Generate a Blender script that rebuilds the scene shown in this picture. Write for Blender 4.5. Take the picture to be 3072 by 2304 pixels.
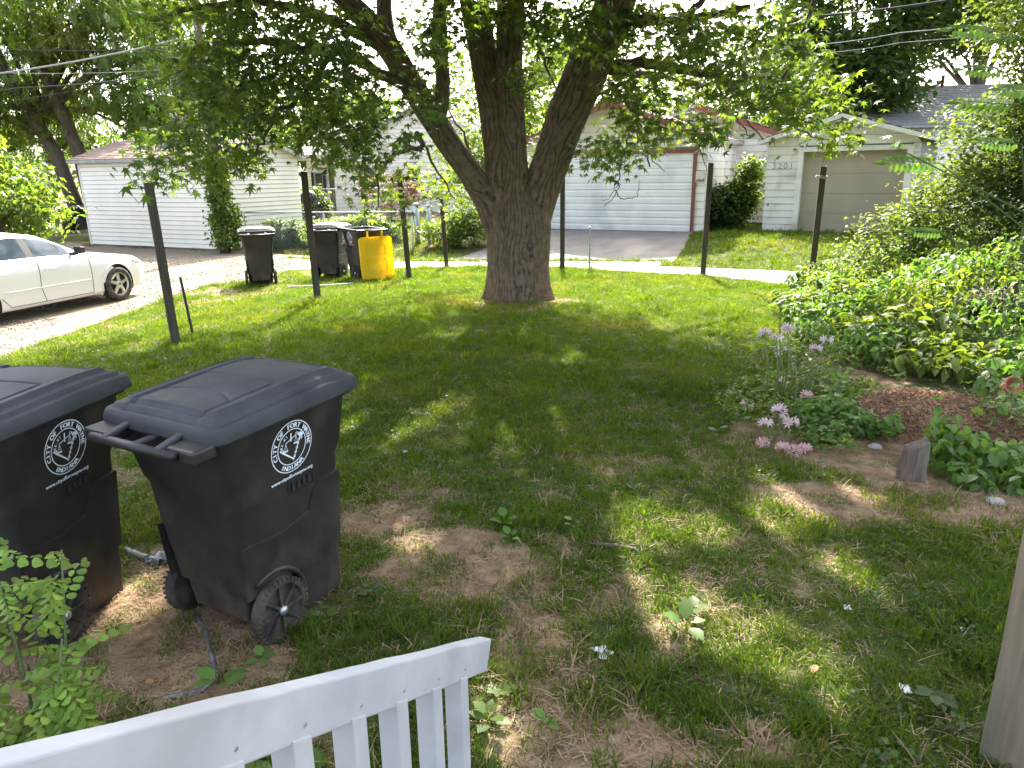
import bpy, bmesh, math, random
import numpy as np
from mathutils import Vector, Matrix
rad = math.radians
for o in list(bpy.data.objects): bpy.data.objects.remove(o)
scene = bpy.context.scene
COL = scene.collection
rng = np.random.default_rng(7)
random.seed(7)

# ------------------------------------------------------------------ camera, light, exposure
F, PITCH, ROLL, HC = 2200.0, rad(16), rad(0.77), 2.1
cam = bpy.data.objects.new('camera', bpy.data.cameras.new('camera'))
COL.objects.link(cam)
cam.data.sensor_width = 36; cam.data.lens = F / 3072 * 36
cam.data.clip_start = 0.05; cam.data.clip_end = 3000
_c, _s = math.cos(ROLL), math.sin(ROLL)
Rw, Uw = Vector((1, 0, 0)), Vector((0, math.sin(PITCH), math.cos(PITCH)))
Xc, Yc = Rw * _c - Uw * _s, Rw * _s + Uw * _c
Zc = Xc.cross(Yc)
M = Matrix((Xc, Yc, Zc)).transposed().to_4x4(); M.translation = (0, 0, HC)
cam.matrix_world = M
scene.camera = cam

SUN_EL, SUN_AZ = rad(44), rad(3)          # azimuth to the right of straight ahead
world = bpy.data.worlds.new('World'); scene.world = world; world.use_nodes = True
wn = world.node_tree.nodes; wn.clear()
sky = wn.new('ShaderNodeTexSky'); sky.sky_type = 'NISHITA'; sky.sun_disc = False
sky.sun_elevation = SUN_EL; sky.sun_rotation = SUN_AZ
sky.air_density = 0.8; sky.dust_density = 5.0; sky.ozone_density = 1.0
bg = wn.new('ShaderNodeBackground'); bg.inputs[1].default_value = 0.15
wo = wn.new('ShaderNodeOutputWorld')
hz = wn.new('ShaderNodeHueSaturation'); hz.inputs['Saturation'].default_value = .62   # hazy, milky summer sky
world.node_tree.links.new(sky.outputs[0], hz.inputs['Color']); world.node_tree.links.new(hz.outputs[0], bg.inputs[0]); world.node_tree.links.new(bg.outputs[0], wo.inputs[0])
sd = bpy.data.lights.new('sun', 'SUN'); sd.energy = 3.0; sd.angle = rad(0.55); sd.color = (1.0, 0.93, 0.80)
sun = bpy.data.objects.new('sun', sd); COL.objects.link(sun)
sdir = Vector((math.sin(SUN_AZ) * math.cos(SUN_EL), math.cos(SUN_AZ) * math.cos(SUN_EL), math.sin(SUN_EL)))
sun.rotation_euler = sdir.to_track_quat('Z', 'Y').to_euler()
sun.location = sdir * 60
vs = scene.view_settings
vs.view_transform = 'Standard'; vs.look = 'None'; vs.gamma = 1; vs.use_curve_mapping = False
vs.exposure = 2.8
cy = scene.cycles
cy.max_bounces = 6; cy.diffuse_bounces = 3; cy.transmission_bounces = 4; cy.transparent_max_bounces = 6
cy.caustics_reflective = False; cy.caustics_refractive = False

# ------------------------------------------------------------------ small maths
def ss(x, a, b):
    t = np.clip((np.asarray(x, float) - a) / (b - a), 0, 1); return t * t * (3 - 2 * t)
def _h(i, j, seed):
    n = (i * 374761393 + j * 668265263 + seed * 1442695041) & 0xffffffff
    n = ((n ^ (n >> 13)) * 1274126177) & 0xffffffff
    return ((n ^ (n >> 16)) & 0xffff) / 65535.0
def noise(x, y, sc, seed=0):
    x = np.asarray(x, float) / sc; y = np.asarray(y, float) / sc
    i = np.floor(x).astype(np.int64); j = np.floor(y).astype(np.int64)
    fx, fy = x - i, y - j; fx = fx * fx * (3 - 2 * fx); fy = fy * fy * (3 - 2 * fy)
    return ((_h(i, j, seed) * (1 - fx) + _h(i + 1, j, seed) * fx) * (1 - fy)
            + (_h(i, j + 1, seed) * (1 - fx) + _h(i + 1, j + 1, seed) * fx) * fy)
def fbm(x, y, sc, seed=0):
    return (noise(x, y, sc, seed) + .5 * noise(x, y, sc / 2.1, seed + 1) + .25 * noise(x, y, sc / 4.3, seed + 2)) / 1.75
def ray(u, v):
    xc, yc = u - 1536, 1152 - v
    x = xc * _c + yc * _s; y = -xc * _s + yc * _c
    return np.array([x, F * math.cos(PITCH) + y * math.sin(PITCH), -F * math.sin(PITCH) + y * math.cos(PITCH)])
def gp(u, v, z=0.0):
    r = ray(u, v); t = (z - HC) / r[2]; return r * t + np.array([0, 0, HC])
def dp(u, v, y):
    r = ray(u, v); t = y / r[1]; return r * t + np.array([0, 0, HC])

# terrain: yard about level, falling a little to the alley and the drive, rising again to the garages
FAR = np.array([gp(u, v, -.15)[:2] for u, v in [(-900, 690), (0, 690), (152, 712), (253, 737), (416, 745), (751, 752), (900, 765), (1300, 782), (1700, 785), (1986, 800), (2196, 809), (2406, 818), (3072, 860)]])
NEAR = np.array([gp(u, v, -.15)[:2] for u, v in [(870, 812), (1000, 806), (1229, 806), (1400, 801), (1697, 803), (1863, 816), (2116, 827), (2290, 848), (2400, 866), (3072, 960)]])
YARDL = np.array([gp(u, v, -.12)[:2] for u, v in [(-1400, 1500), (-500, 1200), (0, 1035), (108, 1035), (253, 985), (434, 922), (615, 866), (700, 856), (790, 830), (870, 812)]])
def past(poly, x, y):
    """distance beyond a left-to-right polyline given as y over x"""
    return np.asarray(y) - np.interp(x, poly[:, 0], poly[:, 1])
o_ = np.argsort(FAR[:, 0]); FARs = FAR[o_]
o_ = np.argsort(NEAR[:, 0]); NEARs = NEAR[o_]
def terrain(x, y):
    x = np.asarray(x, float); y = np.asarray(y, float)
    t = x * .33 + y * .944
    z = -.15 * ss(t, 10.5, 16.0)
    left = -(x - (-4.6 + (y - 9.84) * .33))
    z = z + (-.2 - z) * ss(left, .2, 3.2) * ss(y, 2, 8)
    d = past(FARs, x, y)
    z = z + (.3 - z) * ss(d, 0.1, 4.4)
    return z
def gpt(u, v):
    r = ray(u, v); t = (0.3 - HC) / r[2] * .85; p = np.array([0, 0, HC]) + r * t
    for _ in range(60):
        z = float(terrain(p[0], p[1])); t += (p[2] - z) / (-r[2]) * .9; p = np.array([0, 0, HC]) + r * t
    return np.array([p[0], p[1], float(terrain(p[0], p[1]))])
def inpoly(x, y, P):
    x = np.asarray(x, float); y = np.asarray(y, float); r = np.zeros(x.shape, bool); n = len(P)
    for i in range(n):
        x1, y1 = P[i]; x2, y2 = P[(i + 1) % n]
        c = ((y1 > y) != (y2 > y)) & (x < (x2 - x1) * (y - y1) / ((y2 - y1) or 1e-9) + x1)
        r ^= c
    return r

# ------------------------------------------------------------------ materials
def hexc(r, g, b): return (r, g, b, 1)
def mat(name, col, rough=.6, col2=None, nscale=6, bump=0.0, bscale=30, spec=.3, metal=0, trans=0, coat=0, stretch=(1, 1, 1), coord='Object', island=0, c3=None, n3=1.5, bdist=.01, mixlo=.35, mixhi=.65, transcol=None, sat=None):
    m = bpy.data.materials.new(name); m.use_nodes = True
    nt = m.node_tree; n = nt.nodes; L = nt.links; n.clear()
    out = n.new('ShaderNodeOutputMaterial'); b = n.new('ShaderNodeBsdfPrincipled')
    b.inputs['Roughness'].default_value = rough; b.inputs['Metallic'].default_value = metal
    b.inputs['Specular IOR Level'].default_value = spec; b.inputs['Coat Weight'].default_value = coat
    tc = n.new('ShaderNodeTexCoord'); mp = n.new('ShaderNodeMapping'); mp.inputs['Scale'].default_value = stretch
    if coord == 'World':
        g = n.new('ShaderNodeNewGeometry'); L.new(g.outputs['Position'], mp.inputs[0])
    else: L.new(tc.outputs[coord], mp.inputs[0])
    colsock = None
    def mix(a, bb, fac):
        x = n.new('ShaderNodeMix'); x.data_type = 'RGBA'
        for s, v in ((x.inputs[6], a), (x.inputs[7], bb)):
            if isinstance(v, tuple): s.default_value = v
            else: L.new(v, s)
        if isinstance(fac, float): x.inputs[0].default_value = fac
        else: L.new(fac, x.inputs[0])
        return x.outputs[2]
    def nz(scale, lo, hi, det=5):
        t = n.new('ShaderNodeTexNoise'); t.inputs['Scale'].default_value = scale; t.inputs['Detail'].default_value = det
        L.new(mp.outputs[0], t.inputs['Vector'])
        r = n.new('ShaderNodeMapRange'); r.inputs[1].default_value = lo; r.inputs[2].default_value = hi
        L.new(t.outputs['Fac'], r.inputs[0]); return r.outputs[0]
    c = hexc(*col)
    if col2: c = mix(c, hexc(*col2), nz(nscale, mixlo, mixhi))
    if c3: c = mix(c, hexc(*c3), nz(n3, .52, .68, 6))
    if island:
        g = n.new('ShaderNodeNewGeometry'); hsv = n.new('ShaderNodeHueSaturation')
        r1 = n.new('ShaderNodeMapRange'); r1.inputs[3].default_value = 1 - island; r1.inputs[4].default_value = 1 + island
        L.new(g.outputs['Random Per Island'], r1.inputs[0]); L.new(r1.outputs[0], hsv.inputs['Value'])
        r2 = n.new('ShaderNodeMapRange'); r2.inputs[3].default_value = .5 - island * .06; r2.inputs[4].default_value = .5 + island * .03
        m2 = n.new('ShaderNodeMath'); m2.operation = 'FRACT'; m3 = n.new('ShaderNodeMath'); m3.operation = 'MULTIPLY'; m3.inputs[1].default_value = 7.31
        L.new(g.outputs['Random Per Island'], m3.inputs[0]); L.new(m3.outputs[0], m2.inputs[0]); L.new(m2.outputs[0], r2.inputs[0]); L.new(r2.outputs[0], hsv.inputs['Hue'])
        if isinstance(c, tuple): hsv.inputs['Color'].default_value = c
        else: L.new(c, hsv.inputs['Color'])
        c = hsv.outputs[0]
    if isinstance(c, tuple): b.inputs['Base Color'].default_value = c
    else: L.new(c, b.inputs['Base Color'])
    if bump:
        t = n.new('ShaderNodeTexNoise'); t.inputs['Scale'].default_value = bscale; t.inputs['Detail'].default_value = 6
        L.new(mp.outputs[0], t.inputs['Vector']); bp = n.new('ShaderNodeBump'); bp.inputs['Strength'].default_value = bump; bp.inputs['Distance'].default_value = bdist
        L.new(t.outputs['Fac'], bp.inputs['Height']); L.new(bp.outputs[0], b.inputs['Normal'])
    if trans:
        tl = n.new('ShaderNodeBsdfTranslucent'); ms = n.new('ShaderNodeMixShader'); ms.inputs[0].default_value = trans
        if transcol: tl.inputs[0].default_value = hexc(*transcol)
        if not isinstance(c, tuple):
            h2 = n.new('ShaderNodeMix'); h2.data_type = 'RGBA'; h2.blend_type = 'MULTIPLY'; h2.inputs[0].default_value = 1
            L.new(c, h2.inputs[6]); h2.inputs[7].default_value = hexc(*(transcol or (1, 1, 1))); h2.clamp_result = False
            L.new(h2.outputs[2], tl.inputs[0])
        elif not transcol: tl.inputs[0].default_value = c
        L.new(b.outputs[0], ms.inputs[1]); L.new(tl.outputs[0], ms.inputs[2]); L.new(ms.outputs[0], out.inputs[0])
    else: L.new(b.outputs[0], out.inputs[0])
    return m
TC = (2.1, 2.2, .55)     # light through a leaf comes out yellower and stronger than off its face
MT = {}
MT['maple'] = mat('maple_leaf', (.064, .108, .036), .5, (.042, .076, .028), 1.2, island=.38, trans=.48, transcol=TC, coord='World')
MT['mapleb'] = mat('maple_leaf_backlit', (.11, .155, .036), .45, (.065, .105, .03), 1.0, island=.35, trans=.52, transcol=TC, coord='World')  # paler copy of the maple leaf, backlight put into its colour
MT['locust'] = mat('locust_leaf', (.062, .112, .034), .5, (.10, .15, .035), .35, island=.3, trans=.4, transcol=TC, coord='World', c3=(.13, .13, .03), n3=.3)
MT['dark'] = mat('dark_leaf', (.055, .098, .034), .5, (.078, .12, .04), .4, island=.3, trans=.35, transcol=TC, coord='World')
MT['bright'] = mat('bright_leaf', (.12, .17, .04), .45, (.07, .12, .03), 1.3, island=.3, trans=.5, transcol=TC, coord='World')
MT['mid'] = mat('mid_leaf', (.07, .11, .035), .45, (.045, .08, .028), .8, island=.3, trans=.45, transcol=TC, coord='World')
MT['vine'] = mat('vine_leaf', (.13, .175, .045), .55, (.075, .12, .035), 1.5, island=.35, trans=.42, transcol=(2.2, 2.2, .5), coord='World', spec=.18)
MT['fresh'] = mat('fresh_leaf', (.12, .20, .045), .45, (.09, .16, .04), 3, island=.25, trans=.45, transcol=(1.5, 1.7, .6), coord='World')
MT['shrub'] = mat('shrub_leaf', (.11, .15, .05), .55, (.055, .085, .035), .9, island=.4, trans=.45, transcol=TC, coord='World', spec=.3)
MT['grass'] = mat('grass_blade', (.060, .106, .018), .65, (.084, .132, .020), 1.1, spec=.06, island=.35, trans=.48, transcol=(2.25, 2.3, .2), coord='World', c3=(.13, .145, .045), n3=.55)
MT['straw'] = mat('straw_blade', (.30, .22, .12), .7, (.20, .13, .07), 8, island=.4, coord='World')
MT['petal'] = mat('petal', (.64, .51, .49), .5, (.66, .56, .57), 30, trans=.35, transcol=(1, .9, 1.))
MT['petalw'] = mat('wilted_petal', (.60, .36, .34), .6, (.68, .50, .48), 30, trans=.3)
MT['seedl'] = mat('seedling_leaf', (.24, .34, .06), .5, (.15, .25, .045), 9, island=.4, trans=.45, transcol=(1.3, 1.4, .6), coord='World')
MT['stalk'] = mat('flower_stalk', (.10, .14, .05), .5)
MT['deadleaf'] = mat('dead_leaf', (.32, .17, .07), .7, (.22, .11, .05), 20, coord='World')
MT['redtwig'] = mat('dry_twig', (.30, .15, .10), .8, (.22, .11, .07), 8)
MT['wood'] = mat('weathered_wood', (.085, .068, .048), .85, (.050, .042, .030), 5, bump=.5, bscale=14, stretch=(6, 6, .5), c3=(.065, .07, .042), n3=2)
MT['woodl'] = mat('pale_weathered_wood', (.25, .195, .125), .85, (.16, .13, .09), 4, bump=.4, bscale=12, stretch=(8, 8, .5), c3=(.13, .135, .09), n3=1.4)
MT['rot'] = mat('rotten_wood', (.16, .11, .09), .9, (.09, .07, .06), 8, bump=.8, bscale=20, stretch=(6, 6, .7), c3=(.16, .16, .11), n3=3)
MT['white'] = mat('white_paint', (.50, .50, .50), .5, (.40, .41, .42), 5, bump=.5, bscale=18, bdist=.004, c3=(.36, .355, .34), n3=3)
MT['siding'] = mat('white_siding', (.88, .85, .77), .6, (.80, .77, .69), 2.2, bump=.1, bscale=8, c3=(.60, .56, .47), n3=1.6)
MT['sidingv'] = mat('white_vinyl', (.90, .86, .75), .5, (.84, .80, .70), 1.5)
MT['sidingy'] = mat('cream_siding', (.74, .72, .64), .6, (.66, .66, .58), 2)
MT['doorw'] = mat('white_door_metal', (.84, .84, .81), .5, (.76, .76, .74), 1.5, c3=(.6, .62, .6), n3=.8)
MT['doort'] = mat('tan_door', (.44, .37, .28), .6, (.39, .33, .25), 1.2)
MT['cream'] = mat('cream_wall', (.72, .68, .56), .7, (.64, .60, .50), 2)
MT['redtrim'] = mat('red_brown_trim', (.28, .09, .07), .6, (.20, .07, .055), 5)
MT['conc'] = mat('concrete', (.185, .168, .15), .85, (.14, .128, .115), 2.2, bump=.25, bscale=40, coord='World', c3=(.25, .22, .19), n3=.7)
MT['alley'] = mat('old_concrete', (.31, .28, .235), .9, (.23, .20, .165), 1.6, bump=.5, bscale=30, coord='World', c3=(.27, .24, .17), n3=.9)
MT['gravel'] = mat('gravel_dirt', (.225, .185, .135), .95, (.14, .11, .08), 9, bump=1, bscale=28, bdist=.03, coord='World', c3=(.17, .16, .09), n3=1.1)
MT['stone'] = mat('gravel_stone', (.30, .27, .22), .9, (.18, .155, .13), 5, island=.4, coord='World')
MT['soil'] = mat('soil', (.21, .135, .085), .95, (.13, .085, .055), 5, bump=1, bscale=35, bdist=.02, coord='World', c3=(.27, .19, .12), n3=12)
MT['redmulch'] = mat('red_mulch', (.30, .18, .10), .9, (.19, .11, .065), 30, bump=1, bscale=60, island=.4, coord='World')
MT['blackp'] = mat('black_plastic', (.013, .012, .0115), .5, (.024, .022, .021), 4, bump=.25, bscale=260, bdist=.001, c3=(.045, .04, .034), n3=3.2, spec=.45)
MT['lidp'] = mat('dark_grey_plastic', (.026, .027, .030), .62, (.034, .035, .039), 6, bump=.12, bscale=300, bdist=.001, c3=(.045, .047, .05), n3=4, spec=.28)
def dusty(m, top, amt, dust=(.16, .12, .085)):
    nt = m.node_tree; n = nt.nodes; L = nt.links; b = [x for x in n if x.type == 'BSDF_PRINCIPLED'][0]; src = b.inputs['Base Color'].links[0].from_socket
    tc = n.new('ShaderNodeTexCoord'); sp = n.new('ShaderNodeSeparateXYZ'); L.new(tc.outputs['Object'], sp.inputs[0])
    mr = n.new('ShaderNodeMapRange'); mr.inputs[1].default_value = 0; mr.inputs[2].default_value = top; mr.inputs[3].default_value = amt; mr.inputs[4].default_value = .035; L.new(sp.outputs['Z'], mr.inputs[0])
    t = n.new('ShaderNodeTexNoise'); t.inputs['Scale'].default_value = 7; t.inputs['Detail'].default_value = 8; t.inputs['Roughness'].default_value = .7; L.new(tc.outputs['Object'], t.inputs['Vector'])
    r = n.new('ShaderNodeMapRange'); r.inputs[1].default_value = .35; r.inputs[2].default_value = .75; L.new(t.outputs['Fac'], r.inputs[0])
    mu = n.new('ShaderNodeMath'); mu.operation = 'MULTIPLY'; L.new(mr.outputs[0], mu.inputs[0]); L.new(r.outputs[0], mu.inputs[1])
    mp = n.new('ShaderNodeMapping'); mp.inputs['Scale'].default_value = (40, 3, 60); mp.inputs['Rotation'].default_value = (.3, .2, .5); L.new(tc.outputs['Object'], mp.inputs[0])
    t2 = n.new('ShaderNodeTexNoise'); t2.inputs['Scale'].default_value = 3; t2.inputs['Detail'].default_value = 3; L.new(mp.outputs[0], t2.inputs['Vector']); r2 = n.new('ShaderNodeMapRange'); r2.inputs[1].default_value = .70; r2.inputs[2].default_value = .76; r2.inputs[4].default_value = .16; L.new(t2.outputs['Fac'], r2.inputs[0])
    ad = n.new('ShaderNodeMath'); ad.operation = 'ADD'; ad.use_clamp = True; L.new(mu.outputs[0], ad.inputs[0]); L.new(r2.outputs[0], ad.inputs[1])
    mx = n.new('ShaderNodeMix'); mx.data_type = 'RGBA'; L.new(ad.outputs[0], mx.inputs[0]); L.new(src, mx.inputs[6]); mx.inputs[7].default_value = hexc(*dust); L.new(mx.outputs[2], b.inputs['Base Color'])
dusty(MT['blackp'], .6, .6); dusty(MT['lidp'], .2, .16, (.14, .14, .14))
MT['rubber'] = mat('rubber', (.022, .021, .020), .8, (.09, .075, .055), 11, bump=.4, bscale=60)
MT['inside'] = mat('dark_inside', (.006, .006, .006), .9)
MT['yellow'] = mat('yellow_plastic', (.88, .76, .05), .42, (.84, .68, .03), 2, trans=.45, transcol=(1.1, .9, .5), coord='Object')
MT['print'] = mat('white_print', (.78, .84, .86), .5)
MT['emb'] = mat('embossed_plastic', (.030, .030, .032), .5)
MT['metal'] = mat('galvanised_metal', (.42, .44, .45), .45, (.33, .35, .36), 20, metal=.7)
MT['hub'] = mat('hub_cap', (.5, .5, .48), .35, metal=.8)
MT['steel'] = mat('dark_steel', (.05, .05, .05), .5, metal=.5)
MT['brickw'] = mat('house_wall', (.30, .26, .22), .9, (.24, .20, .17), 3)
MT['under'] = mat('lap_shadow_sheathing', (.22, .22, .20), .9)  # wall core; its dark tone in the board gaps paints the lap shadow lines
MT['bark'] = None
MT['car'] = mat('white_car_paint', (.74, .74, .72), .28, coat=.6, spec=.5)
MT['glass'] = mat('dark_car_glass', (.035, .05, .075), .06, spec=.9)
MT['wglass'] = mat('window_glass', (.05, .06, .065), .08, spec=.9)
MT['trim'] = mat('black_trim', (.02, .02, .022), .45)
MT['chrome'] = mat('alloy', (.62, .60, .56), .3, metal=.75)
MT['lamp'] = mat('headlamp_lens', (.75, .77, .8), .08, spec=.9)
MT['shin_b'] = mat('brown_shingle', (.27, .20, .16), .9, (.20, .145, .115), 14, bump=.5, bscale=40, c3=(.33, .26, .21), n3=4)
MT['shin_g'] = mat('grey_shingle', (.27, .26, .25), .9, (.20, .19, .18), 14, bump=.5, bscale=40, c3=(.33, .31, .29), n3=4)
MT['wire'] = mat('overhead_wire', (.28, .28, .28), .5)
MT['wired'] = mat('dark_wire', (.04, .04, .04), .6)
MT['paper'] = mat('white_paper', (.8, .8, .8), .7)
MT['rock'] = mat('pale_rock', (.34, .32, .29), .85, (.3, .28, .26), 8, bump=.6, bscale=20)
MT['terracotta'] = mat('terracotta', (.42, .16, .08), .8, (.36, .15, .09), 12)
MT['foil'] = mat('grey_plastic_film', (.16, .16, .17), .35, (.06, .06, .065), 20, spec=.6)
MT['number'] = mat('number_metal', (.30, .32, .33), .6)
MT['barkl'] = mat('grey_bark', (.13, .10, .075), .9, (.08, .06, .045), 6, bump=.8, bscale=12, stretch=(3, 3, .5))
MT['twig'] = mat('twig', (.10, .08, .06), .9)

# ------------------------------------------------------------------ mesh building
class MB:
    def __init__(s): s.v = []; s.f = []; s.m = []; s.uv = None
    def add(s, vs, fs, m=0):
        b = len(s.v); s.v += [tuple(map(float, p)) for p in vs]; s.f += [tuple(b + i for i in f) for f in fs]; s.m += [m] * len(fs)
    def box(s, x0, x1, y0, y1, z0, z1, m=0, T=None):
        P = [(x0, y0, z0), (x1, y0, z0), (x1, y1, z0), (x0, y1, z0), (x0, y0, z1), (x1, y0, z1), (x1, y1, z1), (x0, y1, z1)]
        if T: P = [tuple(T @ Vector(p)) for p in P]
        s.add(P, [(0, 3, 2, 1), (4, 5, 6, 7), (0, 1, 5, 4), (1, 2, 6, 5), (2, 3, 7, 6), (3, 0, 4, 7)], m)
    def prism(s, poly, axis, a, b, m=0):
        """poly of 2d points in the two other axes, extruded from a to b along the axis"""
        n = len(poly)
        def P(p, t):
            return (t, p[0], p[1]) if axis == 0 else (p[0], t, p[1]) if axis == 1 else (p[0], p[1], t)
        vs = [P(p, a) for p in poly] + [P(p, b) for p in poly]
        s.add(vs, [tuple(range(n - 1, -1, -1)), tuple(range(n, 2 * n))] + [(i, (i + 1) % n, n + (i + 1) % n, n + i) for i in range(n)], m)
    def tube(s, pts, rs, n=8, m=0, caps=True, wob=0):
        pts = [Vector(p) for p in pts]; k = len(pts)
        if not hasattr(rs, '__len__'): rs = [rs] * k
        up = Vector((0, 0, 1)); prev = None; vs = []
        for i in range(k):
            t = (pts[min(i + 1, k - 1)] - pts[max(i - 1, 0)]).normalized()
            if prev is None:
                a = t.cross(up if abs(t.z) < .9 else Vector((1, 0, 0))).normalized()
            else:
                a = (prev - t * prev.dot(t)).normalized()
            prev = a; b = t.cross(a)
            for j in range(n):
                an = 2 * math.pi * j / n; r = rs[i] * (1 + (wob and wob * (random.random() - .5)))
                vs.append(pts[i] + a * math.cos(an) * r + b * math.sin(an) * r)
        fs = [(i * n + j, i * n + (j + 1) % n, (i + 1) * n + (j + 1) % n, (i + 1) * n + j) for i in range(k - 1) for j in range(n)]
        if caps: fs += [tuple(range(n - 1, -1, -1)), tuple((k - 1) * n + j for j in range(n))]
        s.add(vs, fs, m)
    def lathe(s, prof, n=24, m=0, T=None, caps=True):
        """prof: (r, h) pairs round z"""
        vs = []
        for r, h in prof:
            for j in range(n):
                an = 2 * math.pi * j / n; p = Vector((r * math.cos(an), r * math.sin(an), h)); vs.append(T @ p if T else p)
        k = len(prof)
        fs = [(i * n + j, i * n + (j + 1) % n, (i + 1) * n + (j + 1) % n, (i + 1) * n + j) for i in range(k - 1) for j in range(n)]
        if caps: fs += [tuple(range(n - 1, -1, -1)), tuple((k - 1) * n + j for j in range(n))]
        s.add(vs, fs, m)
    def build(s, name, mats, parent=None, smooth=False, **props):
        me = bpy.data.meshes.new(name); me.from_pydata(s.v, [], s.f)
        if not isinstance(mats, (list, tuple)): mats = [mats]
        for m in mats: me.materials.append(m)
        if len(mats) > 1: me.polygons.foreach_set('material_index', s.m)
        if smooth: me.polygons.foreach_set('use_smooth', [True] * len(s.f))
        me.update()
        return link(name, me, parent, **props)
def link(name, me, parent=None, **props):
    o = bpy.data.objects.new(name, me); COL.objects.link(o)
    if parent is not None: o.parent = parent
    for k, v in props.items(): o[k] = v
    return o
def tag(o, label, cat, group=None):
    o['label'] = label; o['category'] = cat
    if group: o['group'] = group
    return o
def thing(name, loc, rotz, label, cat, group=None):
    o = bpy.data.objects.new(name, None); COL.objects.link(o); o.empty_display_size = .2
    o.location = Vector([float(a) for a in loc]); o.rotation_euler = (0, 0, rotz)
    return tag(o, label, cat, group)
def copy_tree(o, parent=None):
    c = o.copy(); COL.objects.link(c)
    if parent is not None: c.parent = parent
    for ch in [x for x in list(o.children)]: copy_tree(ch, c)
    return c
def npmesh(name, V, Fc, mats, parent=None, midx=None, smooth=False, k=3, **props):
    """fast mesh from arrays; Fc is (n, k)"""
    me = bpy.data.meshes.new(name); V = np.asarray(V, np.float32); Fc = np.asarray(Fc, np.int32)
    me.vertices.add(len(V)); me.vertices.foreach_set('co', V.ravel())
    me.loops.add(Fc.size); me.loops.foreach_set('vertex_index', Fc.ravel())
    me.polygons.add(len(Fc)); me.polygons.foreach_set('loop_start', np.arange(0, Fc.size, Fc.shape[1], dtype=np.int32))
    if not isinstance(mats, (list, tuple)): mats = [mats]
    for m in mats: me.materials.append(m)
    if midx is not None: me.polygons.foreach_set('material_index', np.asarray(midx, np.int32))
    if smooth: me.polygons.foreach_set('use_smooth', np.ones(len(Fc), bool))
    me.update(calc_edges=True); me.validate()
    return link(name, me, parent, **props)
def bevelmod(o, w, seg=2):
    m = o.modifiers.new('bevel', 'BEVEL'); m.width = w; m.segments = seg; m.limit_method = 'ANGLE'; m.angle_limit = rad(40)
    return o

# leaf templates: points along +y (tip), x sideways, z up
RH = (np.array([[0, 0, 0], [-.32, .45, .07], [0, 1, -.06], [.32, .45, .07]]), np.array([[0, 1, 2], [0, 2, 3]]))
OV = (np.array([[0, 0, 0], [-.30, .25, .06], [-.33, .6, .05], [0, 1, -.10], [.33, .6, .05], [.30, .25, .06], [0, .5, 0]]),
      np.array([[0, 1, 6], [1, 2, 6], [2, 3, 6], [3, 4, 6], [4, 5, 6], [5, 0, 6]]))
_mo = []
for a, r in ((-100, .18), (-78, .62), (-62, .30), (-42, .92), (-24, .36), (-8, .62), (0, 1.05), (8, .62), (24, .36), (42, .92), (62, .30), (78, .62), (100, .18)):
    _mo.append((math.sin(rad(a)) * r, .25 + math.cos(rad(a)) * r * .75, -.12 * r * r))
_mo = [(0, .12, 0)] + _mo
MP = (np.array(_mo + [(0, .28, .05)]), np.array([[i, (i + 1) % 14, 14] for i in range(14)]))
PIN = None
def pinnate(k=6, w=.16, l=.30):
    """a compound leaf as one template: leaflets as folded rhombs along a rachis"""
    V = []; Fc = []
    for i in range(k):
        y = .15 + .75 * i / k
        for sgn in (-1, 1):
            b = len(V); a = sgn * rad(62); d = np.array([math.sin(a), math.cos(a), 0]); q = np.array([math.cos(a), -math.sin(a), 0])
            o = np.array([0, y, -.05 * y]); ll = l * (1 - .3 * abs(i / k - .4))
            V += [o, o + d * ll * .5 - q * w / 2, o + d * ll + np.array([0, 0, -.05]), o + d * ll * .5 + q * w / 2]; Fc += [[b, b + 1, b + 2], [b, b + 2, b + 3]]
    b = len(V); V += [np.array([0, .85, -.05]), np.array([-w / 2, 1, -.06]), np.array([0, 1.15, -.1]), np.array([w / 2, 1, -.06])]; Fc += [[b, b + 1, b + 2], [b, b + 2, b + 3]]
    return np.array(V), np.array(Fc)
PIN = pinnate(5, .20, .34)

def frames(n, droop=.5, up=None, az=None):
    """random leaf orientations: tip direction and normal. droop 0 = level, 1 = hanging"""
    az = rng.uniform(0, 2 * np.pi, n) if az is None else az
    el = -droop * rng.uniform(.1, 1.4, n) + rng.normal(0, .25, n)
    t = np.stack([np.cos(az) * np.cos(el), np.sin(az) * np.cos(el), np.sin(el)], 1)
    r = rng.normal(0, .35, (n, 3)); r[:, 2] += 1
    x = np.cross(t, r); x /= np.linalg.norm(x, axis=1)[:, None] + 1e-9
    z = np.cross(x, t)
    return np.stack([x, t, z], 2)                       # columns x, y, z
def leaves(P, size, tmpl, R=None, droop=.5):
    P = np.asarray(P); n = len(P); T, Fc = tmpl
    if R is None: R = frames(n, droop)
    s = np.asarray(size) * np.ones(n)
    V = np.einsum('nij,kj->nki', R, T) * s[:, None, None] + P[:, None, :]
    Fa = Fc[None] + (np.arange(n) * len(T))[:, None, None]
    return V.reshape(-1, 3), Fa.reshape(-1, 3)
def merge(parts):
    Vs = []; Fs = []; Ms = []; b = 0
    for V, Fc, m in parts:
        Vs.append(V); Fs.append(Fc + b); Ms.append(np.full(len(Fc), m)); b += len(V)
    return np.concatenate(Vs), np.concatenate(Fs), np.concatenate(Ms)
def blob(n, c, r, shell=.35):
    """points in an ellipsoid, denser near its skin"""
    d = rng.normal(size=(n, 3)); d /= np.linalg.norm(d, axis=1)[:, None]
    q = rng.uniform(shell, 1, n) ** .6
    return np.asarray(c) + d * q[:, None] * np.asarray(r)
def clumps(n, centres, spread, per):
    """n clump centres, each with points gathered round it"""
    P = np.repeat(centres, per, 0); return P + rng.normal(0, 1, P.shape) * np.asarray(spread)

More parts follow.
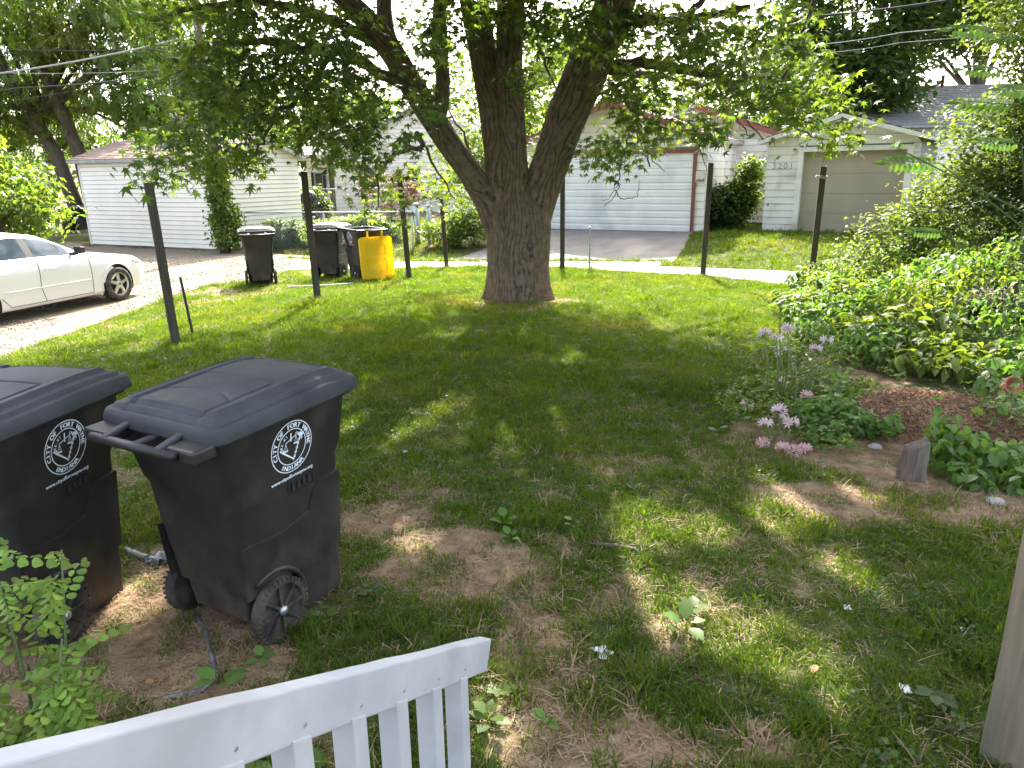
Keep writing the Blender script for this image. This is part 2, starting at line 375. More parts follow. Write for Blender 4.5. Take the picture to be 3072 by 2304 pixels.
# instancing for uncountable cover (grass, straw, stones)
def scatter(name, P, rot, scl, idx, coll, **props):
    me = bpy.data.meshes.new(name); n = len(P)
    me.vertices.add(n); me.vertices.foreach_set('co', np.asarray(P, np.float32).ravel())
    a = me.attributes.new('rot', 'FLOAT_VECTOR', 'POINT'); a.data.foreach_set('vector', np.asarray(rot, np.float32).ravel())
    a = me.attributes.new('scl', 'FLOAT', 'POINT'); a.data.foreach_set('value', np.asarray(scl, np.float32))
    a = me.attributes.new('idx', 'INT', 'POINT'); a.data.foreach_set('value', np.asarray(idx, np.int32))
    me.update(); o = link(name, me, None, **props)
    g = bpy.data.node_groups.new(name, 'GeometryNodeTree')
    g.interface.new_socket('Geometry', in_out='INPUT', socket_type='NodeSocketGeometry'); g.interface.new_socket('Geometry', in_out='OUTPUT', socket_type='NodeSocketGeometry')
    N = g.nodes; L = g.links; gi = N.new('NodeGroupInput'); go = N.new('NodeGroupOutput')
    ci = N.new('GeometryNodeCollectionInfo'); ci.inputs[0].default_value = coll; ci.inputs['Separate Children'].default_value = True; ci.inputs['Reset Children'].default_value = True
    ip = N.new('GeometryNodeInstanceOnPoints'); ip.inputs['Pick Instance'].default_value = True
    def na(nm, t):
        x = N.new('GeometryNodeInputNamedAttribute'); x.data_type = t; x.inputs[0].default_value = nm
        return [s for s in x.outputs if s.enabled and s.name == 'Attribute'][0]
    L.new(gi.outputs[0], ip.inputs['Points']); L.new(ci.outputs[0], ip.inputs['Instance'])
    L.new(na('rot', 'FLOAT_VECTOR'), ip.inputs['Rotation']); L.new(na('scl', 'FLOAT'), ip.inputs['Scale']); L.new(na('idx', 'INT'), ip.inputs['Instance Index'])
    L.new(ip.outputs[0], go.inputs[0])
    md = o.modifiers.new('scatter', 'NODES'); md.node_group = g
    return o
def proto(coll, name, V, Fc, m):
    me = bpy.data.meshes.new(name); me.from_pydata([tuple(v) for v in V], [], [tuple(f) for f in Fc]); me.materials.append(m)
    o = bpy.data.objects.new(name, me); coll.objects.link(o)

# ------------------------------------------------------------------ ground
SOILP = [  # bare places: (x, y, rx, ry, strength)
]
STRIP = [(1430, 1740, 300, 100, .85), (1620, 1950, 170, 170, .55), (1780, 2220, 330, 110, .9), (1300, 1500, 120, 40, .5)]
for u, v, ru, rv, s in [(430, 1900, 420, 330, 1.0), (60, 2000, 300, 300, 1.), (650, 2050, 300, 150, .9), (1150, 1560, 190, 75, .85), (1420, 1660, 200, 80, .8), (1330, 1730, 260, 60, .6),
                        (1700, 1640, 90, 40, .45), (1850, 1780, 110, 70, .4), (1800, 2240, 260, 110, .7), (2200, 2240, 220, 80, .5), (1560, 2150, 160, 120, .35), (2600, 1500, 330, 70, .9), (2850, 1490, 300, 100, .95),
                        (1480, 905, 110, 20, .6), (1680, 900, 80, 18, .6), (1560, 925, 140, 16, .5), (1500, 990, 70, 20, .5), (2260, 1350, 70, 50, .5), (1640, 1490, 70, 30, .35), (2450, 1330, 260, 90, .8), (2600, 1100, 160, 90, .6)] + STRIP:
    p = gp(u, v, 0); q = gp(u + ru, v, 0); w1 = gp(u, v - rv, 0); w2 = gp(u, v + rv, 0)
    SOILP.append((p[0], (w1[1] + w2[1]) / 2, abs(q[0] - p[0]), (w1[1] - w2[1]) / 2, s))
def soilf(x, y):
    s = .42 * ss(fbm(x, y, .8, 11), .56, .74) * ss(9 - y, 0, 6)
    for a, b, c, d, k in SOILP:
        e = ((x - a) / c) ** 2 + ((y - b) / d) ** 2
        s = np.maximum(s, k * (1 - ss(np.sqrt(e) + .9 * (fbm(x, y, .35, 5) - .5), .55, 1.25)))
    s = np.maximum(s, .55 * ss(-(x - (-4.9 + (y - 9.84) * .33)) + .8 * (fbm(x, y, .9, 3) - .5), .3, 1.7) * ss(fbm(x, y, .5, 9), .35, .6))
    s = s * (1 - .55 * ss(fbm(x, y, .16, 91), .42, .62))
    return np.clip(s, 0, 1)
def ground_mesh():
    xs = np.concatenate([[-900, -300, -120, -60, -35, -22], np.arange(-16, -4, .25), np.arange(-4, 5, .06), np.arange(5, 16, .25), [22, 35, 60, 120, 300, 900]])
    ys = np.concatenate([[-200, -40, -8, -2], np.arange(0, 9, .06), np.arange(9, 20, .14), np.arange(20, 34, .4), [36, 40, 50, 70, 120, 300, 900, 2200]])
    X, Y = np.meshgrid(xs, ys); Z = terrain(X, Y) + (fbm(X, Y, .25, 21) - .5) * .018 * (Y < 12) * (Y > 0) * (abs(X) < 8)
    nx, ny = len(xs), len(ys); V = np.stack([X, Y, Z], 2).reshape(-1, 3)
    i = np.arange(nx * (ny - 1)).reshape(ny - 1, nx)[:, :-1].ravel()
    Fc = np.stack([i, i + 1, i + nx + 1, i + nx], 1)
    o = npmesh('lawn_ground', V, Fc, MT['ground'], None, smooth=True, kind='structure')
    s = soilf(X, Y).ravel()
    a = o.data.attributes.new('soil', 'FLOAT', 'POINT'); a.data.foreach_set('value', s.astype(np.float32))
    return o
def ground_mat():
    m = bpy.data.materials.new('ground'); m.use_nodes = True; nt = m.node_tree; n = nt.nodes; L = nt.links
    b = n['Principled BSDF']; b.inputs['Roughness'].default_value = .95; b.inputs['Specular IOR Level'].default_value = .1
    g = n.new('ShaderNodeNewGeometry'); at = n.new('ShaderNodeAttribute'); at.attribute_name = 'soil'
    def nz(sc, det=6):
        t = n.new('ShaderNodeTexNoise'); t.inputs['Scale'].default_value = sc; t.inputs['Detail'].default_value = det; L.new(g.outputs['Position'], t.inputs['Vector']); return t.outputs['Fac']
    def ramp(src, stops):
        r = n.new('ShaderNodeValToRGB'); L.new(src, r.inputs[0]); e = r.color_ramp.elements
        e[0].position, e[0].color = stops[0][0], hexc(*stops[0][1]); e[1].position, e[1].color = stops[-1][0], hexc(*stops[-1][1])
        for p, c in stops[1:-1]: x = e.new(p); x.color = hexc(*c)
        return r.outputs[0]
    soil = ramp(nz(9, 10), [(.3, (.13, .080, .048)), (.5, (.25, .165, .10)), (.68, (.36, .26, .165))])
    turf = ramp(nz(3.5, 8), [(.3, (.035, .055, .018)), (.5, (.062, .082, .026)), (.7, (.13, .12, .05))])
    mx = n.new('ShaderNodeMix'); mx.data_type = 'RGBA'; L.new(turf, mx.inputs[6]); L.new(soil, mx.inputs[7])
    mr = n.new('ShaderNodeMapRange'); mr.inputs[1].default_value = .12; mr.inputs[2].default_value = .5; L.new(at.outputs['Fac'], mr.inputs[0]); L.new(mr.outputs[0], mx.inputs[0])
    L.new(mx.outputs[2], b.inputs['Base Color'])
    bp = n.new('ShaderNodeBump'); bp.inputs['Strength'].default_value = 1; bp.inputs['Distance'].default_value = .02; L.new(nz(40, 10), bp.inputs['Height']); L.new(bp.outputs[0], b.inputs['Normal'])
    return m
MT['ground'] = ground_mat()
ground_mesh()

def resample(P, n):
    P = np.asarray(P, float); d = np.r_[0, np.cumsum(np.linalg.norm(np.diff(P, axis=0), axis=1))]; t = np.linspace(0, d[-1], n)
    return np.stack([np.interp(t, d, P[:, k]) for k in range(P.shape[1])], 1)
def strip(name, A, B, n, k, m, dz, jag=0, **props):
    A, B = resample(A, n), resample(B, n)
    t = np.linspace(0, 1, k)[None, :, None]; G = A[:, None] * (1 - t) + B[:, None] * t
    if jag:
        G[:, 0] += (np.stack([noise(A[:, 0], A[:, 1], .5, 4), noise(A[:, 0], A[:, 1], .5, 8)], 1) - .5) * jag
        G[:, -1] += (np.stack([noise(B[:, 0], B[:, 1], .5, 4), noise(B[:, 0], B[:, 1], .5, 8)], 1) - .5) * jag
    Z = terrain(G[..., 0], G[..., 1]) + dz
    V = np.concatenate([G, Z[..., None]], 2).reshape(-1, 3)
    i = np.arange(n * k).reshape(n, k)[:-1, :-1].ravel()
    return npmesh(name, V, np.stack([i, i + 1, i + k + 1, i + k], 1), m, None, smooth=True, **props)
near_w = np.array([gpt(u, v)[:2] for u, v in [(870, 812), (1000, 808), (1229, 806), (1400, 801), (1697, 803), (1863, 816), (2116, 827), (2290, 848), (2400, 862), (2800, 900), (3300, 960)]])
far_w = np.array([gpt(u, v)[:2] for u, v in [(870, 765), (1000, 772), (1229, 780), (1400, 781), (1697, 784), (1863, 786), (1986, 800), (2196, 808), (2406, 817), (2800, 840), (3300, 880)]])
strip('alley', near_w, far_w, 120, 8, MT['alley'], .012, .12, kind='structure')
gl = np.array([gpt(u, v)[:2] for u, v in [(-900, 1330), (-300, 1110), (0, 1078), (108, 1035), (253, 985), (434, 922), (615, 858), (705, 848), (800, 835), (872, 812)]])
gr = np.array([gpt(u, v)[:2] for u, v in [(-1500, 760), (-800, 730), (-400, 715), (0, 712), (152, 715), (253, 738), (416, 745), (560, 750), (756, 753), (872, 765)]])
strip('gravel_drive', gl, gr, 130, 34, MT['gravel'], .012, .25, kind='structure')
# concrete aprons in front of the middle garage, laid in slabs
AL = np.array([gpt(u, v)[:2] for u, v in [(1351, 776), (1351, 745), (1469, 716), (1566, 690)]])
AR = np.array([gpt(u, v)[:2] for u, v in [(1986, 797), (2010, 765), (2050, 728), (2092, 690)]])
strip('driveway_apron', AL, AR, 24, 24, MT['conc'], .016, .05, kind='structure')

# ------------------------------------------------------------------ buildings
def wallmap(A, B):
    """frame of a wall that runs from A to B (local xy); a is distance along it, o outward, to the right of A->B"""
    A = Vector((A[0], A[1], 0)); B = Vector((B[0], B[1], 0)); d = (B - A).normalized(); o = Vector((d.y, -d.x, 0))
    return lambda a, oo, z: A + d * a + o * oo + Vector((0, 0, z))
def siding(root, A, B, z0, z1, course, m, lo=None, hi=None, openings=(), name='siding_board', thick=.026, gap=.011):
    """lapped boards, each an object; lo(z)/hi(z) clip gable ends"""
    W = wallmap(A, B); LN = (Vector(B) - Vector(A)).length; k = int(round((z1 - z0) / course)); course = (z1 - z0) / k
    for i in range(k):
        a0, a1 = z0 + i * course, z0 + (i + 1) * course
        zm = (a0 + a1) / 2; spans = [(0, LN)]
        for (p, q, zz0, zz1) in openings:
            if zz0 < zm < zz1:
                ns = []
                for (s, e) in spans:
                    if q <= s or p >= e: ns.append((s, e))
                    else:
                        if p > s: ns.append((s, p))
                        if q < e: ns.append((q, e))
                spans = ns
        for (s, e) in spans:
            sb, st, eb, et = s, s, e, e
            if lo: sb, st = max(s, lo(a0)), max(s, lo(a1))
            if hi: eb, et = min(e, hi(a0)), min(e, hi(a1))
            if eb - sb < .05: continue
            if et < st: et = st = (et + st) / 2
            mb = MB(); ov = .012
            g = gap
            vs = [W(sb, 0, a0 + g), W(sb, thick, a0 + g), W(st, .010, a1), W(st, 0, a1), W(eb, 0, a0 + g), W(eb, thick, a0 + g), W(et, .010, a1), W(et, 0, a1)]
            mb.add(vs, [(0, 1, 2, 3), (7, 6, 5, 4), (1, 5, 6, 2), (0, 4, 5, 1), (3, 2, 6, 7)])
            mb.build(name, m, root)
def core(root, poly, z0, z1, m, gable=None, name='wall'):
    """the wall shell behind the boards; gable: (axis 0 or 1, apex z)"""
    mb = MB()
    x0, x1, y0, y1 = poly
    if gable is None: mb.box(x0, x1, y0, y1, z0, z1)
    elif gable[0] == 1: mb.prism([(x0, z0), (x1, z0), (x1, z1), ((x0 + x1) / 2, gable[1]), (x0, z1)], 1, y0, y1)
    else: mb.prism([(y0, z0), (y1, z0), (y1, z1), ((y0 + y1) / 2, gable[1]), (y0, z1)], 0, x0, x1)
    return mb.build(name, m, root)
def roofside(root, P0, P1, P2, P3, rows, m, trim, thick=.03):
    """one slope: P0-P1 along the eave, P3-P2 along the ridge; courses of shingle lapped up the slope"""
    P0, P1, P2, P3 = [Vector(p) for p in (P0, P1, P2, P3)]
    nrm = (P1 - P0).cross(P3 - P0).normalized()
    if nrm.z < 0: nrm = -nrm
    d = MB(); q = [P0, P1, P2, P3]; e = [p - nrm * .10 for p in q]
    d.add(q + e, [(0, 1, 2, 3), (7, 6, 5, 4), (0, 4, 5, 1), (1, 5, 6, 2), (2, 6, 7, 3), (3, 7, 4, 0)])
    rf = d.build('roof', trim, root)
    for i in range(rows):
        t0, t1 = i / rows, min(1, (i + 1.15) / rows)
        a, b = P0.lerp(P3, t0), P1.lerp(P2, t0); c, dd = P1.lerp(P2, t1), P0.lerp(P3, t1)
        mb = MB(); lift = nrm * thick; o3 = nrm * .004
        n = max(2, int((b - a).length / .9)); vs = []; fs = []
        for j in range(n + 1):
            s = j / n; jit = nrm * random.uniform(-.004, .004)
            p = a.lerp(b, s); r = dd.lerp(c, s); vs += [p + o3, p + lift + jit, r + nrm * .008 + jit * .3]
        for j in range(n):
            k = j * 3; fs += [(k, k + 3, k + 4, k + 1), (k + 1, k + 4, k + 5, k + 2)]
        mb.add(vs, fs); mb.build('shingle_course', m, rf)
    return rf
def window(root, W, a0, a1, z0, z1, frame, pane=None, muntin=True):
    mb = MB(); fw = .07
    def fb(mb, a, b, c, d, o0, o1):
        vs = [W(a, o0, c), W(b, o0, c), W(b, o1, c), W(a, o1, c), W(a, o0, d), W(b, o0, d), W(b, o1, d), W(a, o1, d)]
        mb.add(vs, [(0, 1, 2, 3), (4, 7, 6, 5), (0, 4, 5, 1), (1, 5, 6, 2), (2, 6, 7, 3), (3, 7, 4, 0)])
    for q in ((a0 - fw, a0, z0 - fw, z1 + fw), (a1, a1 + fw, z0 - fw, z1 + fw), (a0, a1, z1, z1 + fw), (a0, a1, z0 - fw, z0)): fb(mb, *q, -.01, .045)
    if muntin: fb(mb, a0, a1, (z0 + z1) / 2 - .02, (z0 + z1) / 2 + .02, .012, .035)
    w = mb.build('window', frame, root); p = MB(); fb(p, a0, a1, z0, z1, .0, .01); p.build('pane', pane or MT['wglass'], w); return w
def slab(root, W, a, b, z0, z1, o0, o1, name, m, parent=None):
    mb = MB(); vs = [W(a, o0, z0), W(b, o0, z0), W(b, o1, z0), W(a, o1, z0), W(a, o0, z1), W(b, o0, z1), W(b, o1, z1), W(a, o1, z1)]
    mb.add(vs, [(0, 1, 2, 3), (4, 7, 6, 5), (0, 4, 5, 1), (1, 5, 6, 2), (2, 6, 7, 3), (3, 7, 4, 0)]); return mb.build(name, m, parent or root)
def text_mesh(s, size):
    cu = bpy.data.curves.new('t', 'FONT'); cu.body = s; cu.size = size; cu.align_x = 'CENTER'; cu.resolution_u = 3
    o = bpy.data.objects.new('t', cu); COL.objects.link(o); dg = bpy.context.evaluated_depsgraph_get(); dg.update()
    me = o.evaluated_get(dg).to_mesh(); V = [tuple(v.co) for v in me.vertices]; Fc = [tuple(p.vertices) for p in me.polygons]
    o.evaluated_get(dg).to_mesh_clear(); bpy.data.objects.remove(o); bpy.data.curves.remove(cu); return V, Fc

def pplane(u, v, A, ang):
    """where the sight line of a pixel meets the vertical plane through A with heading ang"""
    r = ray(u, v); e = np.array([math.cos(ang), math.sin(ang)]); n = np.array([-e[1], e[0]])
    t = (np.dot(n, A[:2])) / (np.dot(n, r[:2])); p = r * t + np.array([0, 0, HC]); return p, float(np.dot(e, p[:2] - A[:2]))

def proj(p):
    d = Vector([float(a) for a in p]) - Vector((0, 0, HC)); fw = -Zc; k = F / d.dot(fw); return 1536 + d.dot(Xc) * k, 1152 - d.dot(Yc) * k
# -- left garage: white vinyl siding, brown roof with its ridge along the alley
GA = rad(-26.3); pR = gpt(672, 712); ZG = .30; ZL = pR[2] + .03
LG = thing('garage', (pR[0], pR[1], ZL), GA, 'white vinyl sided garage with brown shingle roof beside the ivy covered pole', 'garage')
Ld = 1.0
while proj((pR[0] - math.sin(GA) * Ld, pR[1] + math.cos(GA) * Ld, ZL + 1))[0] < 902 and Ld < 9: Ld += .05
Lw = 6.6; eh = dp(668, 470, pR[1])[2] - ZL; print('LG', pR, eh)
RISE = dp(795, 414, pR[1] + Ld / 2 * math.cos(GA))[2] - ZL - eh; print('Ld', Ld, RISE)
mb = MB(); mb.box(-Lw - .02, .02, -.02, Ld + .02, -.45, .02); mb.build('foundation', MT['conc'], LG)
core(LG, (-Lw, 0, 0, Ld), .02, eh, MT['under'], (0, eh + RISE))
siding(LG, (-Lw, 0), (0, 0), .03, eh - .08, .145, MT['sidingv'], thick=.03, gap=.013)
apx = eh + RISE
siding(LG, (0, 0), (0, Ld), .03, apx - .05, .145, MT['sidingv'], gap=.013, lo=lambda z: 0 if z < eh else (z - eh) / RISE * Ld / 2, hi=lambda z: Ld if z < eh else Ld - (z - eh) / RISE * Ld / 2, thick=.03)
W = wallmap((-Lw, 0), (0, 0))
slab(LG, W, -.02, .07, 0, eh - .05, 0, .035, 'corner_trim', MT['sidingy']); slab(LG, W, Lw - .07, Lw + .02, 0, eh - .05, 0, .035, 'corner_trim', MT['sidingy'])
slab(LG, W, -.25, Lw + .25, eh - .10, eh + .03, .0, .22, 'fascia', MT['white'])
sl = RISE / (Ld / 2)
roofside(LG, (-Lw - .25, -.28, eh - .28 * sl + .1), (.25, -.28, eh - .28 * sl + .1), (.25, Ld / 2, apx + .1), (-Lw - .25, Ld / 2, apx + .1), 12, MT['shin_b'], MT['white'])
roofside(LG, (.25, Ld + .28, eh - .28 * sl + .1), (-Lw - .25, Ld + .28, eh - .28 * sl + .1), (-Lw - .25, Ld / 2, apx + .1), (.25, Ld / 2, apx + .1), 12, MT['shin_b'], MT['white'])
# shallow earth bank along its foot
# -- middle garage: gable to the alley, red trim, white sectional door
MA = rad(-27); p0 = gpt(2069, 697); A0 = p0[:2]
_, sr = pplane(2112, 600, A0, MA)
e_ = np.array([math.cos(MA), math.sin(MA)]); c0 = A0 + e_ * sr
MG = thing('garage', (c0[0], c0[1], ZG), MA, 'white two car garage with red trim and wide ribbed door behind the maple', 'garage')
Mw = 5.95; Md = 4.6; meh = 2.78; mslope = .36; mapx = meh + mslope * Mw / 2
dr = sr; dl = dr + 4.9
mb = MB(); mb.box(-Mw, 0, 0, Md, -.3, .02); mb.build('foundation', MT['conc'], MG)
mb = MB(); mb.prism([(-Mw, .02), (0, .02), (0, meh), (-Mw / 2, mapx), (-Mw, meh)], 1, .05, Md); mb.build('wall', MT['under'], MG)
siding(MG, (-Mw, .05), (0, .05), .02, 2.72, .225, MT['siding'], openings=[(Mw - dl - .1, Mw - dr + .1, -1, 2.44)])
siding(MG, (-Mw, .05), (0, .05), 2.74, mapx - .05, .3, MT['cream'], lo=lambda z: max(0, (z - meh) / mslope), hi=lambda z: Mw - max(0, (z - meh) / mslope), thick=.012)
siding(MG, (0, .05), (0, Md), .02, meh, .225, MT['siding'])
W = wallmap((-Mw, 0), (0, 0)); a0, a1 = Mw - dl, Mw - dr
slab(MG, W, a1, a1 + .10, 0, 2.43, -.05, .03, 'door_trim', MT['redtrim']); slab(MG, W, a0 - .10, a0, 0, 2.43, -.05, .03, 'door_trim', MT['redtrim'])
slab(MG, W, a0 - .14, a1 + .14, 2.33, 2.43, -.05, .035, 'door_trim', MT['redtrim'])
dg_ = thing_door = None
mb = MB(); vs = W(a0, -.08, 0)
door = slab(MG, W, a0, a1, 0, 2.33, -.049, -.02, 'garage_door', MT['doorw'])
for i in range(11):      # ribs pressed in the door
    h0 = .01 + i * 2.31 / 11; h1 = h0 + 2.31 / 11 - .014; mb = MB()
    pr = [(h0, -.02), (h0 + .012, .004), (h1 - .05, .004), (h1 - .03, -.008), (h1, -.02)]
    vs = [W(a0 + .01, o, h) for h, o in pr] + [W(a1 - .01, o, h) for h, o in pr]
    mb.add(vs, [(i_, i_ + 5, i_ + 6, i_ + 1) for i_ in range(4)] + [(4, 3, 2, 1, 0), (5, 6, 7, 8, 9)]); mb.build('door_panel', MT['doorw'], door)
sg = slab(MG, W, a1 + .10, Mw - .02, 1.48, 1.80, .02, .04, 'wall_sign', MT['cream'])
for k in range(6): slab(MG, W, a1 + .12 + k * .042, a1 + .145 + k * .042, 1.50, 1.50 + .05 + .02 * (k % 3), .04, .046, 'raised_mark', MT['redtrim'], sg)
ov = .25
for sgn in (-1, 1):
    ex = 0 + ov if sgn > 0 else -Mw - ov; ez = meh - ov * mslope + .06
    if sgn > 0: roofside(MG, (ex, -.30, ez), (ex, Md + 3.2, ez), (-Mw / 2, Md + 3.2, mapx + .06), (-Mw / 2, -.30, mapx + .06), 11, MT['shin_b'], MT['white'])
    else: roofside(MG, (ex, Md + 3.2, ez), (ex, -.30, ez), (-Mw / 2, -.30, mapx + .06), (-Mw / 2, Md + 3.2, mapx + .06), 11, MT['shin_b'], MT['white'])
    mb = MB(); pr = [(ex, ez - .01), (-Mw / 2, mapx + .05), (-Mw / 2, mapx - .12), (ex, ez - .16)]
    mb.prism(pr if sgn < 0 else pr[::-1], 1, -.335, -.30); mb.build('rake_board', MT['redtrim'], MG)
# rear wing of the same building, standing further right
y0w = Md; x1w = 1.75; x0w = -4.6; weh = 2.85; wapx = weh + .36 * (x1w - x0w) / 2
mb = MB(); mb.prism([(x0w, -.2), (x1w, -.2), (x1w, weh), ((x0w + x1w) / 2, wapx), (x0w, weh)], 1, y0w + .05, y0w + 6); mb.build('wing_wall', MT['under'], MG)
siding(MG, (.02, y0w), (x1w, y0w), .02, weh, .225, MT['siding'])
siding(MG, (x0w, y0w + .03), (x1w, y0w + .03), weh, wapx - .05, .3, MT['cream'], lo=lambda z: max(0, (z - weh) / .36), hi=lambda z: x1w - x0w - max(0, (z - weh) / .36), thick=.012)
xm = (x0w + x1w) / 2
roofside(MG, (x1w + .25, y0w - .3, weh - .03), (x1w + .25, y0w + 6.2, weh - .03), (xm, y0w + 6.2, wapx + .06), (xm, y0w - .3, wapx + .06), 11, MT['shin_b'], MT['white'])
roofside(MG, (x0w - .25, y0w + 6.2, weh - .03), (x0w - .25, y0w - .3, weh - .03), (xm, y0w - .3, wapx + .06), (xm, y0w + 6.2, wapx + .06), 11, MT['shin_b'], MT['white'])
mb = MB(); mb.prism([(x1w + .25, weh - .2), (xm, wapx - .11), (xm, wapx + .06), (x1w + .25, weh - .03)], 1, y0w - .335, y0w - .3); mb.build('rake_board', MT['redtrim'], MG)

# -- right garage 3201
NA = rad(-33); pN = gpt(2285, 694)
NG = thing('garage', (pN[0], pN[1], ZG), NA, 'white lap sided garage with number 3201 and a tan door', 'garage')
sN = lambda u: pplane(u, 600, pN[:2], NA)[1]
Nw = sN(2742); Nd = 6.0; print('Nw', Nw, sN(2400), sN(2703)); neh = 2.66; nsl = .29; napx = neh + nsl * Nw / 2
mb = MB(); mb.box(-.02, Nw + .02, 0, Nd, -.35, .02); mb.build('foundation', MT['conc'], NG)
mb = MB(); mb.prism([(0, .02), (Nw, .02), (Nw, neh), (Nw / 2, napx), (0, neh)], 1, .26, Nd); mb.build('wall', MT['under'], NG)
d0, d1, dt = sN(2398), sN(2703), 2.20
for (sa, sb_) in ((0, d0 - .145), (d1 + .145, Nw)):
    mb = MB(); mb.box(sa, sb_, .05, .255, .02, neh - .05); mb.build('wall', MT['under'], NG)
mb = MB(); mb.prism([(0, dt + .235), (Nw, dt + .235), (Nw, neh), (Nw / 2, napx), (0, neh)], 1, .05, .255); mb.build('wall', MT['under'], NG)
siding(NG, (0, .05), (Nw, .05), .02, 2.22, .2, MT['siding'], openings=[(d0 - .14, d1 + .14, -1, 9)])
siding(NG, (0, .05), (Nw, .05), 2.22, napx - .04, .235, MT['siding'], lo=lambda z: max(0, (z - neh) / nsl), hi=lambda z: Nw - max(0, (z - neh) / nsl), openings=[(d0 - .14, d1 + .14, 0, 2.4)])
siding(NG, (0, Nd), (0, .05), .02, neh, .2, MT['siding'])
W = wallmap((0, 0), (Nw, 0))
slab(NG, W, d0 - .14, d0, 0, dt + .10, -.255, .03, 'door_frame', MT['siding']); slab(NG, W, d1, d1 + .14, 0, dt + .10, -.255, .03, 'door_frame', MT['siding'])
slab(NG, W, d0 - .16, d1 + .16, dt + .10, dt + .23, -.255, .035, 'door_frame', MT['siding'])
door = slab(NG, W, d0, d1, 0, dt + .10, -.22, -.18, 'garage_door', MT['doort'])
for i in range(4):
    h0 = .01 + i * (dt + .04) / 4; slab(NG, W, d0 + .01, d1 - .01, h0, h0 + (dt + .04) / 4 - .014, -.18, -.165, 'door_panel', MT['doort'], door)
for side in (0, 1):
    ex = -ov if side == 0 else Nw + ov; ez = neh - ov * nsl + .05
    if side: roofside(NG, (ex, -.28, ez), (ex, Nd + .2, ez), (Nw / 2, Nd + .2, napx + .05), (Nw / 2, -.28, napx + .05), 9, MT['shin_g'], MT['white'])
    else: roofside(NG, (ex, Nd + .2, ez), (ex, -.28, ez), (Nw / 2, -.28, napx + .05), (Nw / 2, Nd + .2, napx + .05), 9, MT['shin_g'], MT['white'])
    mb = MB(); pr = [(ex, ez), (Nw / 2, napx + .05), (Nw / 2, napx - .07), (ex, ez - .12)]
    mb.prism(pr if not side else pr[::-1], 1, -.31, -.28); mb.build('rake_board', MT['sidingy'], NG)
for k, ch in enumerate('3201'):
    V, Fc = text_mesh(ch, .25); mb = MB(); mb.add([W(.22 + k * .165 + v[0], .034 - (.0 if 1 else 0), 1.83 + v[1]) for v in V], Fc)
    o = mb.build('house_number', MT['number'], NG); sm = o.modifiers.new('s', 'SOLIDIFY'); sm.thickness = .006

# -- house behind the left garage
HA = rad(-20); pH = dp(928, 600, 41.0); pH[2] = ZG
HH = thing('house', (pH[0], pH[1], ZG), HA, 'white sided house with shuttered window seen past the garage and the maple', 'house')
mb = MB(); mb.box(0, 2.3, .05, 6, -.3, 3.0); mb.build('wall', MT['under'], HH)
siding(HH, (0, .05), (2.3, .05), .02, 2.98, .2, MT['siding'], openings=[(.42, 1.05, .75, 2.0), (1.35, 2.0, .1, 2.5)])
siding(HH, (0, 6), (0, .05), .02, 2.98, .2, MT['siding'])
W = wallmap((0, 0), (2.3, 0))
window(HH, W, .50, .97, .85, 1.95, MT['white'])
for a in (.28, 1.0): slab(HH, W, a, a + .16, .8, 2.0, .02, .06, 'shutter', MT['trim'])
slab(HH, W, 1.35, 2.0, .1, 2.5, -.02, .015, 'glass_door', MT['wglass'])
roofside(HH, (-.4, -.6, 2.85), (2.6, -.6, 2.85), (2.6, 3, 4.7), (-.4, 3, 4.7), 11, MT['shin_g'], MT['white'])
roofside(HH, (2.6, 6.6, 2.85), (-.4, 6.6, 2.85), (-.4, 3, 4.7), (2.6, 3, 4.7), 8, MT['shin_g'], MT['white'])
mb = MB(); mb.box(-.4, 2.3, -.64, -.6, 2.68, 2.88); mb.build('gutter', MT['sidingy'], HH)
wa, wb, weh2, wsl = 2.3, 12.3, 2.9, .42; wax = weh2 + wsl * (wb - wa) / 2
mb = MB(); mb.prism([(wa, -.3), (wb, -.3), (wb, weh2), ((wa + wb) / 2, wax), (wa, weh2)], 1, -.95, 6); mb.build('wing_wall', MT['under'], HH)
siding(HH, (wa, -.95), (wb, -.95), .02, wax - .05, .2, MT['siding'], lo=lambda z: max(0, (z - weh2) / wsl), hi=lambda z: wb - wa - max(0, (z - weh2) / wsl), openings=[(1.5, 2.5, .9, 2.2), (4.2, 5.0, 1.2, 2.2)])
W = wallmap((wa, -.95), (wb, -.95)); window(HH, W, 1.57, 2.43, .97, 2.13, MT['white']); window(HH, W, 4.27, 4.93, 1.27, 2.13, MT['white'])
wm_ = (wa + wb) / 2
roofside(HH, (wb + .3, -1.25, weh2 - .1), (wb + .3, 6.2, weh2 - .1), (wm_, 6.2, wax + .06), (wm_, -1.25, wax + .06), 10, MT['shin_g'], MT['white'])
roofside(HH, (wa - .3, 6.2, weh2 - .1), (wa - .3, -1.25, weh2 - .1), (wm_, -1.25, wax + .06), (wm_, 6.2, wax + .06), 10, MT['shin_g'], MT['white'])

